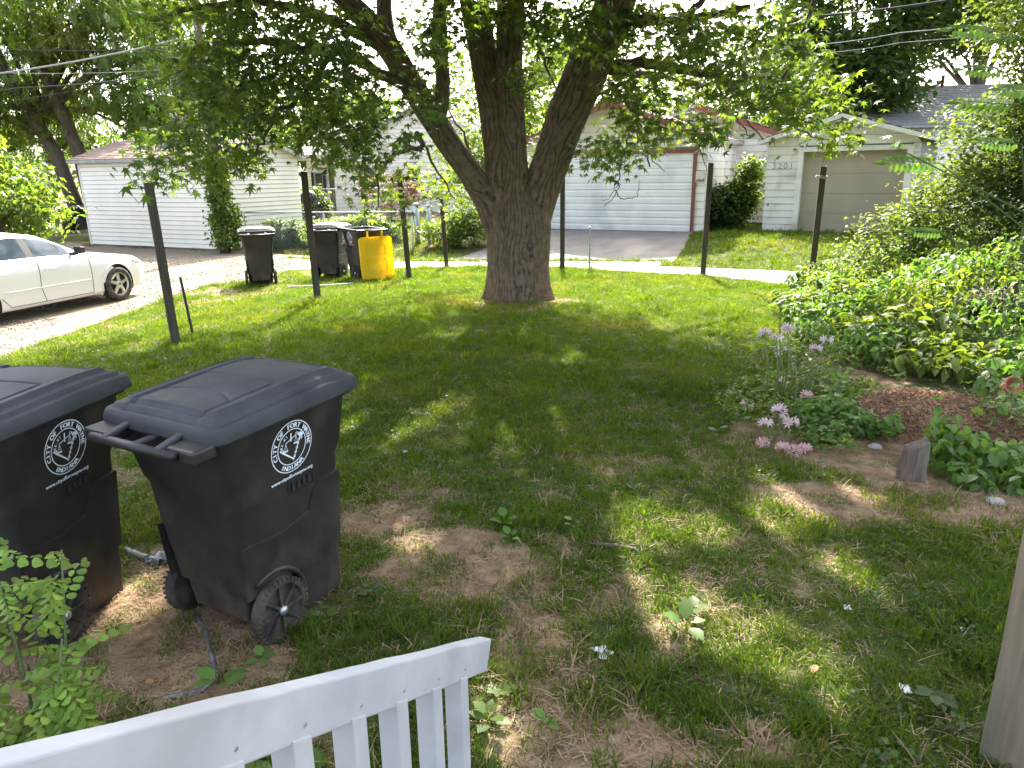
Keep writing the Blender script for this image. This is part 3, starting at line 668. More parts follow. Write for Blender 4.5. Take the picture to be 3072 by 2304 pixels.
# -- long grey roofed house on the right
RA = rad(-4); pe = dp(2600, 378, 31)
RH_ = thing('house', (pe[0], pe[1], ZG), RA, 'low house with a long grey shingle roof beyond the tan garage door', 'house')
rz = pe[2] - ZG
mb = MB(); mb.box(.4, 15.6, .5, 9.5, -.3, rz - .05); mb.build('wall', MT['under'], RH_)
siding(RH_, (.4, .5), (15.6, .5), .1, rz - .1, .2, MT['siding'])
siding(RH_, (.4, 9.5), (.4, .5), .1, rz - .1, .2, MT['siding'])
roofside(RH_, (0, 0, rz), (16, 0, rz), (16, 5, rz + 1.95), (1.0, 5, rz + 1.95), 17, MT['shin_g'], MT['white'])
roofside(RH_, (16, 10, rz), (0, 10, rz), (1.0, 5, rz + 1.95), (16, 5, rz + 1.95), 8, MT['shin_g'], MT['white'])
mb = MB(); mb.add([(0, 0, rz - .02), (1.0, 5, rz + 1.92), (0, 10, rz - .02), (.3, 5, rz - .1)], [(0, 1, 2), (0, 3, 1), (1, 3, 2), (0, 2, 3)]); mb.build('roof_end', MT['shin_g'], RH_)
mb = MB(); mb.lathe([(.07, 0), (.07, .45), (.09, .45), (.09, .5)], 10, 0, Matrix.Translation((4.7, 4.3, rz + 1.8))); mb.build('vent_pipe', MT['redtrim'], RH_, True)
mb = MB(); mb.box(2.9, 3.35, 4.2, 4.6, rz + 1.8, rz + 2.1); mb.build('roof_vent', MT['trim'], RH_)

# ------------------------------------------------------------------ wheeled rubbish carts
def rrect(hx, y0, y1, r, z, n=4):
    P = []
    for cx, cy_, a0 in ((hx - r, y1 - r, 0), (-hx + r, y1 - r, 90), (-hx + r, y0 + r, 180), (hx - r, y0 + r, 270)):
        for k in range(n + 1):
            a = rad(a0 + 90 * k / n); P.append((cx + r * math.cos(a), cy_ + r * math.sin(a), z))
    return P
def loft(mb, rings, m=0, cap0=True, cap1=True, flip=False):
    n = len(rings[0]); vs = [p for R in rings for p in R]; k = len(rings)
    fs = [(i * n + j, i * n + (j + 1) % n, (i + 1) * n + (j + 1) % n, (i + 1) * n + j) for i in range(k - 1) for j in range(n)]
    if cap0: fs.append(tuple(range(n - 1, -1, -1)))
    if cap1: fs.append(tuple((k - 1) * n + j for j in range(n)))
    mb.add(vs, fs, m)
LX, LY0, LY1 = .352, -.375, .462
def lid_z(x, y):
    ax = abs(x); r = .07
    dx = LX - ax; dy = min(LY1 - y, y - LY0)
    d = min(dx, dy)
    if dx < r and dy < r: d = r - math.hypot(r - dx, r - dy)
    z = .026 * float(ss(d, 0, .014)) + .016 * float(ss(d, .040, .052)) + .012 * float(ss(d, .085, .097)) * (1 if y < .36 else 0)
    z += .022 * (1 - (x / LX) ** 2) * float(ss(d, 0, .1)) + .012 * float(ss(y, -.35, .2)) * float(ss(LY1 - y, 0, .25))
    cx = float(ss(.225 - ax, 0, .012))
    if -.345 < y < .40: z -= .006 * cx
    if .29 < y < .40: z -= .008 * float(ss(.22 - ax, 0, .01)) * float(ss(y, .29, .30)) * float(ss(.40 - y, 0, .01))
    g = 0
    for yy, amp in ((.075 - .05 * 0, 1), (-.10 - .06 * (x / .2) ** 2, 1), (-.30, 1)):
        if ax < .2: g = max(g, amp * math.exp(-((y - yy) / .007) ** 2))
    if abs(ax - .205) < .02 and -.30 < y < .075: g = max(g, math.exp(-((ax - .205) / .006) ** 2))
    z -= .009 * g
    if abs(ax - .262) < .03 and y > -.28 and y < .37: z += .009 * math.exp(-((ax - .262) / .010) ** 2)
    return z
def lid_mesh():
    nx, ny = 72, 90; mb = MB(); vs = []; r = .07
    xs = np.linspace(-LX, LX, nx); ys = np.linspace(LY0, LY1, ny)
    for y in ys:
        for x in xs:
            px, py = x, y; cxs = LX - r
            # pull the corners of the grid onto the rounded outline
            if abs(x) > cxs and (y > LY1 - r or y < LY0 + r):
                cy0 = LY1 - r if y > 0 else LY0 + r; dx, dy = abs(x) - cxs, abs(y - cy0); mxd = max(dx, dy); h = math.hypot(dx, dy)
                if h > 0: k = mxd / h; px = math.copysign(cxs + dx * k, x); py = cy0 + math.copysign(dy * k, y - cy0)
            vs.append((px, py, lid_z(px, py)))
    fs = [(j * nx + i, j * nx + i + 1, (j + 1) * nx + i + 1, (j + 1) * nx + i) for j in range(ny - 1) for i in range(nx - 1)]
    b = [i for i in range(nx)] + [j * nx + nx - 1 for j in range(1, ny)] + [(ny - 1) * nx + i for i in range(nx - 2, -1, -1)] + [j * nx for j in range(ny - 2, 0, -1)]
    base = len(vs); n = len(b)
    low = [(vs[i][0] * 1.006, vs[i][1] * 1.006, -.030) for i in b]; low2 = [(vs[i][0] * .96, vs[i][1] * .96 + .001, -.030) for i in b]; low3 = [(vs[i][0] * .95, vs[i][1] * .95, -.004) for i in b]
    vs += low + low2 + low3
    for k in range(n):
        k2 = (k + 1) % n
        fs.append((b[k2], b[k], base + k, base + k2)); fs.append((base + k2, base + k, base + n + k, base + n + k2)); fs.append((base + n + k2, base + n + k, base + 2 * n + k, base + 2 * n + k2))
    fs.append(tuple(base + 2 * n + k for k in range(n)))
    mb.add(vs, fs); return mb
def seal_mesh(R=.118):
    """round city seal: two rings, lettering on the circle, sword, staff and scales"""
    mb = MB()
    def ring(r0, r1, n=48, c=(0, 0)):
        vs = [(c[0] + r * math.cos(2 * math.pi * k / n), c[1] + r * math.sin(2 * math.pi * k / n), 0) for k in range(n) for r in (r0, r1)]
        mb.add(vs, [(2 * k, 2 * k + 1, (2 * k + 3) % (2 * n), (2 * k + 2) % (2 * n)) for k in range(n)])
    def bar(p, q, w0, w1=None):
        w1 = w0 if w1 is None else w1; p = Vector((*p, 0)); q = Vector((*q, 0)); d = (q - p).normalized(); o = Vector((-d.y, d.x, 0))
        mb.add([p - o * w0 / 2, q - o * w1 / 2, q + o * w1 / 2, p + o * w0 / 2], [(0, 1, 2, 3)])
    ring(R * .965, R); ring(R * .665, R * .70)
    def arc(s, r, size, a0, a1, inward=False, bold=.0016):
        k = len(s)
        for i, ch in enumerate(s):
            if ch == ' ': continue
            a = rad(a0 + (a1 - a0) * i / (k - 1)); V, Fc = text_mesh(ch, size)
            if not V: continue
            for off in (-bold, 0, bold):
                if inward: T = [((r * math.cos(a)) + (v[0] + off) * -math.sin(a) + v[1] * -math.cos(a), (r * math.sin(a)) + (v[0] + off) * math.cos(a) + v[1] * -math.sin(a), off * .02) for v in V]
                else: T = [((r * math.cos(a)) + (v[0] + off) * math.sin(a) + v[1] * math.cos(a), (r * math.sin(a)) - (v[0] + off) * math.cos(a) + v[1] * math.sin(a), off * .02) for v in V]
                mb.add(T, Fc)
    arc('CITY OF FORT WAYNE', R * .745, R * .25, 196, -8)
    arc('INDIANA', R * .915, R * .25, 236, 304, True)
    arc('KE-KI', R * .47, R * .15, 168, 118, bold=.0006); arc('ON-GA', R * .47, R * .15, 62, 22, bold=.0006)
    bar((-.50 * R, -.05 * R), (.08 * R, -.52 * R), .075 * R, .05 * R); bar((-.46 * R, .06 * R), (-.36 * R, -.18 * R), .035 * R); ring(0, .05 * R, 10, (-.54 * R, .0))
    bar((.06 * R, -.58 * R), (.42 * R, .30 * R), .03 * R)
    for k in range(5): ring(.035 * R, .058 * R, 12, ((.12 + .06 * k) * R, (-.42 + .15 * k) * R))
    for a in (-35, 0, 35, 65): bar((.42 * R, .26 * R), ((.42 + .17 * math.sin(rad(a))) * R, (.26 + .19 * math.cos(rad(a))) * R), .07 * R)
    bar((-.30 * R, .22 * R), (.20 * R, .40 * R), .03 * R); bar((-.04 * R, .22 * R), (-.04 * R, .55 * R), .06 * R)
    for cx, cy0 in ((-.30, .22), (.20, .40)):
        for d in (-.09, 0, .09): bar((cx * R, cy0 * R), ((cx + d) * R, (cy0 - .30) * R), .014 * R)
        bar(((cx - .11) * R, (cy0 - .31) * R), ((cx + .11) * R, (cy0 - .31) * R), .055 * R)
    V, Fc = text_mesh('www.cityoffortwayne.org', R * .20)
    for off in (-.0007, .0007): mb.add([(v[0] + off, v[1] - R * 1.24, off * .01) for v in V], Fc)
    return mb
SEAL = seal_mesh(); LID = lid_mesh()
def make_cart(label, group, kind='closed'):
    root = thing('wheeled_cart', (0, 0, 0), 0, label, 'bin', group)
    mb = MB()
    rings = [rrect(.240, -.235, .325, .05, .235), rrect(.262, -.275, .350, .06, .60), rrect(.268, -.282, .355, .06, .715), rrect(.276, -.300, .382, .06, .755),
             rrect(.304, -.335, .408, .06, .965), rrect(.306, -.338, .411, .06, .975), rrect(.330, -.358, .436, .06, .985), rrect(.332, -.36, .438, .06, 1.018), rrect(.300, -.33, .406, .05, 1.018), rrect(.288, -.32, .392, .05, .96), rrect(.258, -.28, .345, .05, .74), rrect(.245, -.25, .33, .05, .5), rrect(.22, -.215, .30, .05, .25)]
    loft(mb, rings)
    mb.build('body', MT['blackp'], root, True)
    sharpen(root.children[0], 35)
    mb = MB()   # feet and the moulded base under the tub
    loft(mb, [rrect(.228, .06, .312, .035, 0), rrect(.234, .05, .322, .035, .12), rrect(.241, .03, .327, .045, .25)])
    loft(mb, [rrect(.17, -.215, .05, .02, .10), rrect(.19, -.225, .05, .02, .25)])
    mb.build('base', MT['blackp'], root)
    for s in (-1, 1):      # low relief panels moulded in the sides, and the arch over each wheel
        mb = MB(); pts = []
        for (y, z) in [(-.26, .245), (.315, .245), (.335, .62), (.20, .62), (.155, .585), (.12, .50), (-.03, .475), (-.27, .50)]:
            pts.append((y, z))
        def sx(z): return .240 + (z - .235) * .0603 if z < .6 else .262 + (z - .6) * .06
        a = [(s * (sx(z) - .002), y, z) for y, z in pts]; b = [(s * (sx(z) + .006), y * .985 + .0005, z - .004 * (z > .4)) for y, z in pts]
        n = len(pts); mb.add(a + b, [tuple(range(n, 2 * n)) if s < 0 else tuple(range(2 * n - 1, n - 1, -1))] + [(i, (i + 1) % n, n + (i + 1) % n, n + i) for i in range(n)])
        mb.build('side_panel', MT['blackp'], root)
        mb = MB(); ap = [(s * .255, -.13 + .175 * math.cos(rad(t)), .145 + .175 * math.sin(rad(t))) for t in range(-25, 125, 12)]
        mb.tube(ap, .012, 8); mb.build('wheel_arch', MT['blackp'], root, True)
        mb = MB(); mb.box(s * .17, s * .325, -.455, -.35, .955, 1.012); o = mb.build('shoulder', MT['blackp'], root); bevelmod(o, .012)
        # wheel
        T = Matrix.Translation((s * .270, -.13, .145)) @ Matrix.Rotation(rad(90) * s, 4, 'Y')
        mb = MB(); mb.lathe([(.03, -.025), (.128, -.025), (.143, -.015), (.146, 0), (.143, .018), (.130, .027), (.118, .028), (.112, .012), (.03, .008)], 36, 0, T)
        wh = mb.build('wheel', MT['rubber'], root, True); sharpen(wh, 30)
        mb = MB()
        for k in range(8):
            a = 2 * math.pi * k / 8; Tk = T @ Matrix.Rotation(a, 4, 'Z'); mb.box(.025, .118, -.006, .006, .010, .026, 0, Tk)
        for k in range(36):
            a = 2 * math.pi * k / 36; Tk = T @ Matrix.Rotation(a, 4, 'Z'); mb.box(.122, .147, -.004, .004, .012, .030, 0, Tk)
        mb.build('spoke', MT['rubber'], wh)
        mb = MB(); mb.lathe([(.022, .01), (.022, .034), (.012, .042)], 16, 0, T); mb.build('hub', MT['hub'], wh, True)
    mb = MB(); mb.tube([(-.25, -.13, .145), (.25, -.13, .145)], .012, 8); mb.build('axle', MT['steel'], root)
    mb = MB(); mb.tube([(-.245, -.47, .99), (.245, -.47, .99)], .019, 12); mb.build('handle', MT['blackp'], root, True)
    for x in (-.21, .21): mb = MB(); mb.tube([(x, -.47, .99), (x, -.34, .985)], .017, 8); mb.build('handle_arm', MT['blackp'], root, True)
    # lid
    lid = LID.build('lid', MT['yellow'] if kind == 'open' else MT['lidp'], root, True); sharpen(lid, 28)
    ar = MB()
    for x in (-.155, .155):
        if x > 0: arm = ar.build('hinge_arm', lid.data.materials[0], lid); bevelmod(arm, .006); ar = MB()
        ar.prism([(-.38, -.004), (-.35, .012), (-.30, .018), (-.30, -.008), (-.38, -.02), (-.462, -.046), (-.482, -.036), (-.476, -.024)], 0, x - .019, x + .019)
    if kind != 'open': ar.box(-.022, .022, -.465, -.36, -.050, -.034)
    arm = ar.build('hinge_arm', lid.data.materials[0], lid); bevelmod(arm, .006)
    if kind == 'open':
        T = Matrix.Translation((0, -.47, .99)) @ Matrix.Rotation(rad(-176), 4, 'X') @ Matrix.Translation((0, .47, .035))
        T = Matrix.Translation((0, -.50, .97)) @ Matrix.Rotation(rad(264), 4, 'X') @ Matrix.Translation((0, .47, .02))
        lid.matrix_local = T
        for (a, b_, c_, d_) in ((-.2, .2, -.22, -.02), (-.2, .2, .06, .30)):
            rb = MB()
            for q in ((a, b_, c_, c_ + .012), (a, b_, d_ - .012, d_), (a, a + .012, c_, d_), (b_ - .012, b_, c_, d_)): rb.box(*q, -.022, -.003)
            rb.build('lid_rib', MT['yellow'], lid)
    else: lid.location = (0, 0, 1.035)
    # printed seals and the moulded number plate below them, on both flanks
    tilt = math.atan(.125)
    for s in (-1, 1):
        T = Matrix.Translation((s * .3015, .045, .845)) @ (Matrix.Rotation(rad(90), 4, 'Z') if s > 0 else Matrix.Rotation(rad(-90), 4, 'Z')) @ Matrix.Rotation(rad(90) - .0 - (-.13), 4, 'X')
        T = Matrix.Translation((s * (.2905 + .0035), .04, .845)) @ (Matrix.Rotation(rad(90), 4, 'Z') if s > 0 else Matrix.Rotation(rad(-90), 4, 'Z')) @ Matrix.Rotation(rad(90) + .136, 4, 'X')
        o = SEAL.build('city_seal', MT['print'], root); o.matrix_local = T
        mb = MB(); w, h = .075, .032
        for q in ((-w, w, h, h + .004), (-w, w, -h, -h + .004), (-w, -w + .004, -h, h), (w - .004, w, -h, h)): mb.box(q[0], q[1], q[2], q[3], 0, .003)
        for k in range(4): mb.box(-w + .016 + k * .032, -w + .034 + k * .032, -.018, .018, 0, .003)
        o = mb.build('moulded_plate', MT['emb'], root)
        o.matrix_local = Matrix.Translation((s * .2705, .09, .655)) @ (Matrix.Rotation(rad(90), 4, 'Z') if s > 0 else Matrix.Rotation(rad(-90), 4, 'Z')) @ Matrix.Rotation(rad(90) + .06, 4, 'X')
    return root
def sharpen(o, deg):
    """smooth faces but keep creases sharp"""
    me = o.data; bm = bmesh.new(); bm.from_mesh(me)
    for e in bm.edges:
        if len(e.link_faces) == 2 and e.calc_face_angle(0) > rad(deg): e.smooth = False
    bm.to_mesh(me); bm.free()
def place(o, x, y, yaw, sc=1.0, label=None, z=None):
    o.location = (float(x), float(y), float(terrain(x, y)) if z is None else z); o.rotation_euler = (0, 0, yaw); o.scale = (sc,) * 3
    if label: o['label'] = label
    return o
GC = 'wheeled rubbish carts'
cart = make_cart('black wheeled cart with handle and wheel turned to the white railing', GC)
place(cart, -1.294, 3.29, rad(-28.6), 1.08, z=0.0); cart.rotation_euler[0] = rad(2)
c2 = copy_tree(cart); place(c2, -2.374, 3.176, rad(-10), 1.09, 'black wheeled cart cut by the photo edge, behind the pale green seedling', z=0.0)
p = gpt(768, 858); c3 = copy_tree(cart); place(c3, p[0] + .02, p[1] + .33, rad(20), 1.12, 'black wheeled cart standing alone on the grass between two posts by the drive')
p = gpt(985, 838); c4 = copy_tree(cart); place(c4, p[0] + .02, p[1] + .38, rad(-8), 1.11, 'black closed wheeled cart half hidden by a post, beside the yellow lidded one')
cy5 = make_cart('black wheeled cart standing open with its yellow lid hanging down behind', GC, 'open')
p = gpt(1080, 842); place(cy5, p[0] + .065, p[1] + .45, rad(35), 1.10)
for ch in list(cy5.children):
    if ch.name.startswith('lid'): pass
for (u, v, yw, lab) in ((255, 700, 30, 'black wheeled cart against the left end of the vinyl sided garage'), (222, 706, 55, 'black wheeled cart just outside the one at the garage end, partly behind leaves'), (133, 716, 10, 'black wheeled cart seen over the white car roof')):
    p = gpt(u, v); c = copy_tree(cart); place(c, p[0], p[1], rad(yw), 1.0, lab)

# ------------------------------------------------------------------ white saloon car
CAR = thing('parked_car', (0, 0, 0), 0, 'white four door saloon car with dark windows parked on the gravel drive', 'car')
cd = np.array([.283, .959]); cfw = gpt(355, 902); co = cfw[:2] + np.array([-.959, .283]) * .80
CAR.location = (co[0], co[1], -.2 + .012); CAR.rotation_euler = (0, 0, math.atan2(cd[1], cd[0]))
kx = [.98, .95, .85, .65, .3, -.2, -.62, -.9, -1.30, -1.8, -2.3, -2.7, -3.12, -3.5, -3.8, -3.90, -3.93]
ktop = [.60, .66, .74, .82, .885, .955, 1.0, 1.17, 1.365, 1.445, 1.43, 1.34, 1.12, 1.08, 1.03, .95, .80]
kbelt = [.58, .62, .68, .755, .83, .90, .94, .955, .965, .975, .985, .995, 1.00, 1.0, .97, .90, .75]
kbot = [.42, .34, .26, .21, .19, .18, .18, .18, .18, .18, .18, .18, .19, .22, .27, .34, .45]
khw = [.35, .58, .74, .83, .87, .885, .89, .89, .89, .89, .89, .885, .88, .86, .80, .70, .55]
khr = [.30, .50, .62, .70, .76, .78, .78, .70, .585, .56, .57, .62, .72, .74, .70, .60, .45]
def kin(k, x):
    X = kx[::-1]; Y = k[::-1]; w = .05
    return (np.interp(x - w, X, Y) + np.interp(x, X, Y) * 2 + np.interp(x + w, X, Y)) / 4
def carprof(x):
    zt, zb_, bo, hw, hr = (float(kin(k, x)) for k in (ktop, kbelt, kbot, khw, khr))
    body = [(0, bo), (hw * .75, bo), (hw * .955, bo + .015), (hw * .975, bo + .07), (hw * .985, bo + (zb_ - bo) * .22), (hw * .995, bo + (zb_ - bo) * .36), (hw * 1.0, bo + (zb_ - bo) * .55), (hw * .995, bo + (zb_ - bo) * .72), (hw * .975, bo + (zb_ - bo) * .86), (hw * .945, zb_ - .015), (hw * .925, zb_)]
    y0 = hw * .925; cab = zt - zb_
    gh = max(0, min(1, (cab - .08) / .12))
    pts = []
    for t in (.08, .35, .65, .92): # along the side glass (or across the wing on the bonnet)
        yg = y0 - .02 + (hr - y0 + .02) * t; zg = zb_ + (cab - .055) * t
        yh = y0 + (hr * .86 - y0) * t; zh = zb_ + cab * .75 * math.sin(t * math.pi / 2) 
        pts.append((yh + (yg - yh) * gh, zh + (zg - zh) * gh))
    pts += [(hr * .95, zt - .035 * gh - .012), (hr * .8, zt - .015), (hr * .4, zt), (0, zt + .004)]
    return body + pts
def carY(x, z):
    P = carprof(x)[1:14]
    return float(np.interp(z, [p[1] for p in P], [p[0] for p in P]))
xs = np.concatenate([np.linspace(.98, .5, 14), np.linspace(.45, -3.4, 60), np.linspace(-3.45, -3.93, 12)])
V = []; npf = len(carprof(0))
for x in xs:
    P = carprof(x); V += [(x, -y, z) for y, z in P] + [(x, y, z) for y, z in P[::-1][1:-1]]
nr = 2 * npf - 2
cls = {'body': [], 'windscreen': [], 'rear_window': []}
for sd0 in 'RL':
    for k0 in ('pillar', 'side_window_0', 'side_window_1'): cls[k0 + sd0] = []
for i in range(len(xs) - 1):
    xm = (xs[i] + xs[i + 1]) / 2
    for j in range(nr):
        jj = j if j < npf - 1 else nr - 1 - j      # mirrored strip number
        f = (i * nr + j, (i + 1) * nr + j, (i + 1) * nr + (j + 1) % nr, i * nr + (j + 1) % nr); c = 'body'
        if 11 <= jj <= 13 and -2.72 < xm < -.80:
            c = ('pillar' if (abs(xm + 1.72) < .075) else 'side_window_0' if xm > -1.72 else 'side_window_1') + ('R' if j < npf - 1 else 'L')
        elif jj >= 15 and -1.30 < xm < -.66: c = 'windscreen'
        elif jj >= 15 and -3.08 < xm < -2.45: c = 'rear_window'
        cls[c].append(f)
cls['body'] += [tuple(range(nr))[::-1], tuple((len(xs) - 1) * nr + j for j in range(nr))]
for c, fs in cls.items():
    used = sorted({i for f in fs for i in f}); mp_ = {a: b for b, a in enumerate(used)}
    mb = MB(); mb.add([V[i] for i in used], [tuple(mp_[i] for i in f) for f in fs])
    nm = c[:-1] if c.startswith('pillar') else 'side_window' if c.startswith('side') else c; o = mb.build(nm, {'body': MT['car'], 'pillar': MT['trim']}.get(nm, MT['glass']), CAR, True)
for s in (-1, 1):
    def seam(pts, r=.006, nm='door_seam', m='trim'):
        mb = MB(); mb.tube([(x, s * (carY(x, z) + .0005), z) for x, z in pts], r, 5); return mb.build(nm, MT[m], CAR)
    def lp(a, b, n=8): return [(a[0] + (b[0] - a[0]) * k / n, a[1] + (b[1] - a[1]) * k / n) for k in range(n + 1)]
    seam(lp((-.60, .93), (-.60, .25)), nm='door_seam'); seam(lp((-1.66, .96), (-1.70, .5)) + lp((-1.70, .5), (-1.62, .25))[1:]); seam(lp((-2.75, .99), (-2.62, .6)) + lp((-2.62, .6), (-2.30, .25))[1:]); seam(lp((-.60, .25), (-2.3, .25), 14))
    seam([(x, kin(kbelt, x) + .012) for x in np.linspace(-.75, -2.75, 20)], .012, 'window_trim', 'chrome')
    mb = MB(); mb.tube([(x, s * (carY(x, .50) + .002), .50) for x in np.linspace(-.64, -2.45, 12)], .013, 6); mb.build('side_moulding', MT['car'], CAR, True)
    # A pillar edge strip over the glass
    for hx in (-1.46, -2.42):
        mb = MB(); yy = carY(hx, .80); mb.tube([(hx - .10, s * (yy - .003), .795), (hx - .07, s * (yy + .035), .80), (hx + .07, s * (yy + .038), .805), (hx + .11, s * (yy - .003), .80)], .014, 8); mb.build('door_handle', MT['car'], CAR, True)
    mb = MB(); mb.tube([(-.93, s * .80, .985), (-.90, s * .97, 1.02)], [.03, .035], 8); loft(mb, [[(-.93 + p[0] * .6, s * (.97 + p[1]), 1.0 + p[2]) for p in [(0, -.07, 0), (.0, .09, .0), (.0, .09, .13), (0, -.07, .13)]], [(-.80 + p[0], s * (.965 + p[1]), 1.0 + p[2]) for p in [(0, -.05, .01), (.0, .07, .02), (.0, .07, .11), (0, -.05, .12)]]])
    o = mb.build('door_mirror', MT['trim'], CAR); bevelmod(o, .02, 3)
    mb = MB(); hl = []
    for t in np.linspace(0, 1, 9):
        x = .90 - t * .42; z0 = .60 + t * .10; z1 = .665 + t * .105; w = math.sin(math.pi * (.12 + .8 * (1 - t))) 
        hl.append([(x, s * (carY(x, z0) + .006), z0 + .02 * t), (x, s * (carY(x, z0) + .012), (z0 + z1) / 2), (x, s * (carY(x, z1) - .0), z1), (x, s * (carY(x, z1) - .14 * (1 - t * .5)), z1 + .012)])
    vs = [p for q in hl for p in q]; mb.add(vs, [(i * 4 + j, (i + 1) * 4 + j, (i + 1) * 4 + j + 1, i * 4 + j + 1) for i in range(8) for j in range(3)])
    mb.build('headlight', MT['lamp'], CAR, True)
    for wx in (0, -2.85):
        yo = s * (carY(wx, .4))
        mb = MB(); n = 36; ring = []
        for k in range(n): a = 2 * math.pi * k / n; z = max(.185, .335 + .375 * math.sin(a)); ring.append((wx + .375 * math.cos(a), z))
        mb.prism(ring, 1, yo - s * .12, yo + s * .006)
        mb.build('wheel_well', MT['inside'], CAR)
        mb = MB(); mb.tube([(wx + .385 * math.cos(rad(a)), s * (carY(wx + .385 * math.cos(rad(a)), min(.72, .335 + .385 * math.sin(rad(a)))) + .004), .335 + .385 * math.sin(rad(a))) for a in range(-22, 203, 9)], .016, 6); mb.build('wheel_arch', MT['car'], CAR, True)
        T = Matrix.Translation((wx, yo - s * .055, .325)) @ Matrix.Rotation(rad(-90) * s, 4, 'X')
        mb = MB(); mb.lathe([(.20, -.10), (.29, -.10), (.318, -.08), (.325, -.02), (.325, .05), (.315, .085), (.285, .10), (.225, .095), (.21, .07), (.20, .03)], 40, 0, T, False); wh = mb.build('wheel', MT['rubber'], CAR, True); 
        mb = MB(); mb.lathe([(.19, .02), (.205, .06), (.218, .088), (.226, .09), (.226, .07)], 40, 0, T, False)
        for k in range(5):
            Tk = T @ Matrix.Rotation(2 * math.pi * k / 5 + .3, 4, 'Z'); mb.add([Tk @ Vector(p) for p in [(.04, -.035, .085), (.215, -.020, .075), (.215, .020, .075), (.04, .035, .085), (.04, -.045, .04), (.215, -.035, .04), (.215, .035, .04), (.04, .045, .04)]], [(0, 1, 2, 3), (0, 4, 5, 1), (3, 2, 6, 7), (1, 5, 6, 2)])
        mb.lathe([(.06, .04), (.06, .085), (.03, .09)], 16, 0, T); mb.build('rim', MT['chrome'], wh, False)
        mb = MB(); mb.lathe([(.20, .0), (.20, .035), (.02, .035)], 28, 0, T); mb.build('brake_disc', MT['steel'], wh)
        mb = MB(); mb.lathe([(.025, .08), (.025, .093), (.01, .095)], 12, 0, T); mb.build('hub', MT['steel'], wh)

# ------------------------------------------------------------------ posts, stakes, railing
def post(name, bx, by, z0, z1, w, m, label, cat='post', yaw=0.0, lean=(0, 0), group=None, chew=.0):
    root_z = z0
    mb = MB(); k = 9; rings = []
    for i in range(k + 1):
        t = i / k; z = -.25 + (z1 - z0 + .25) * t; hw = w / 2 * (1 - .04 * t) + random.uniform(-.0015, .0015)
        rings.append([(lean[0] * t + sx * hw + random.uniform(-chew, chew), lean[1] * t + sy * hw + random.uniform(-chew, chew), z + (random.uniform(-.012, .012) if i == k else 0)) for sx, sy in ((1, -1), (1, 1), (-1, 1), (-1, -1))])
    loft(mb, rings); o = mb.build(name, m, None); o.location = (float(bx), float(by), float(z0)); o.rotation_euler = (0, 0, yaw)
    bevelmod(o, .006, 1)
    tag(o, label, cat, group); return o
GPp = 'old fence posts round the yard'
def postpx(u, v, tu, tv, w, label, yaw, **k):
    b = gpt(u, v); t = dp(tu, tv, b[1]); return post('fence_post', b[0], b[1], b[2], t[2], w, MT['wood'], label, yaw=yaw, lean=((t[0] - b[0]) * math.cos(yaw), -(t[0] - b[0]) * math.sin(yaw)), group=GPp, chew=.002, **k)
postpx(530, 1030, 445, 549, .112, 'thick square wooden post next to the thin rusty stake', rad(28))
P2 = postpx(955, 908, 911, 514, .115, 'square wooden post in front of the closed cart, with a split corner', rad(15))
postpx(1229, 835, 1196, 507, .118, 'square wooden post just right of the yellow lidded cart', rad(10))
postpx(1341, 800, 1324, 595, .105, 'square wooden post whose top is lost in maple leaves, left of the trunk', rad(5))
postpx(1687, 808, 1688, 530, .115, 'square wooden post just right of the maple trunk, before the ribbed door', rad(-5))
postpx(2108, 824, 2133, 489, .118, 'square wooden post in front of the middle garage corner', rad(-12))
p7 = post('fence_post', 6.17, 15.05, float(terrain(6.17, 15.05)), 2.16, .118, MT['wood'], 'square wooden post with rope round its top, before the tan door', yaw=rad(-20), group=GPp, lean=(.03, 0))
mb = MB()
for k in range(3): mb.tube([(6.19 + .093 * math.cos(a), 15.05 + .093 * math.sin(a), 1.93 + k * .022 + .01 * math.sin(a * 2)) for a in np.linspace(0, 2 * math.pi, 17)], .010, 6)
mb.tube([(6.12, 14.97, 1.94), (6.03, 14.93, 1.98), (5.99, 14.92, 1.93)], [.014, .02, .006], 6)
tag(mb.build('rope', MT['rock'], None, True), 'frayed pale rope tied round the top of a post', 'rope')
b = gpt(583, 1003); t = dp(540, 830, b[1])
post('metal_stake', b[0], b[1], b[2], t[2], .035, MT['steel'], 'thin dark rusty stake beside the thick leftmost post', 'stake', rad(20), (-.08, 0))
b = gpt(1768, 812); t = dp(1768, 684, b[1])
mb = MB(); mb.tube([(0, 0, -.2), (0, 0, t[2] - b[2])], .024, 10); mb.lathe([(.03, 0), (.034, .02), (.02, .04)], 10, 0, Matrix.Translation((0, 0, t[2] - b[2] - .01)))
o = mb.build('metal_post', MT['metal'], None); o.location = b; tag(o, 'short thin metal pipe post in the grass before the ribbed garage door', 'post')
# big pale porch post at the right
b = np.array([1.80, 2.20, 0.0])
o = post('porch_post', b[0], b[1], 0, 2.9, .14, MT['woodl'], 'big pale weathered porch post cut by the photo edge', yaw=rad(33), chew=.0015)

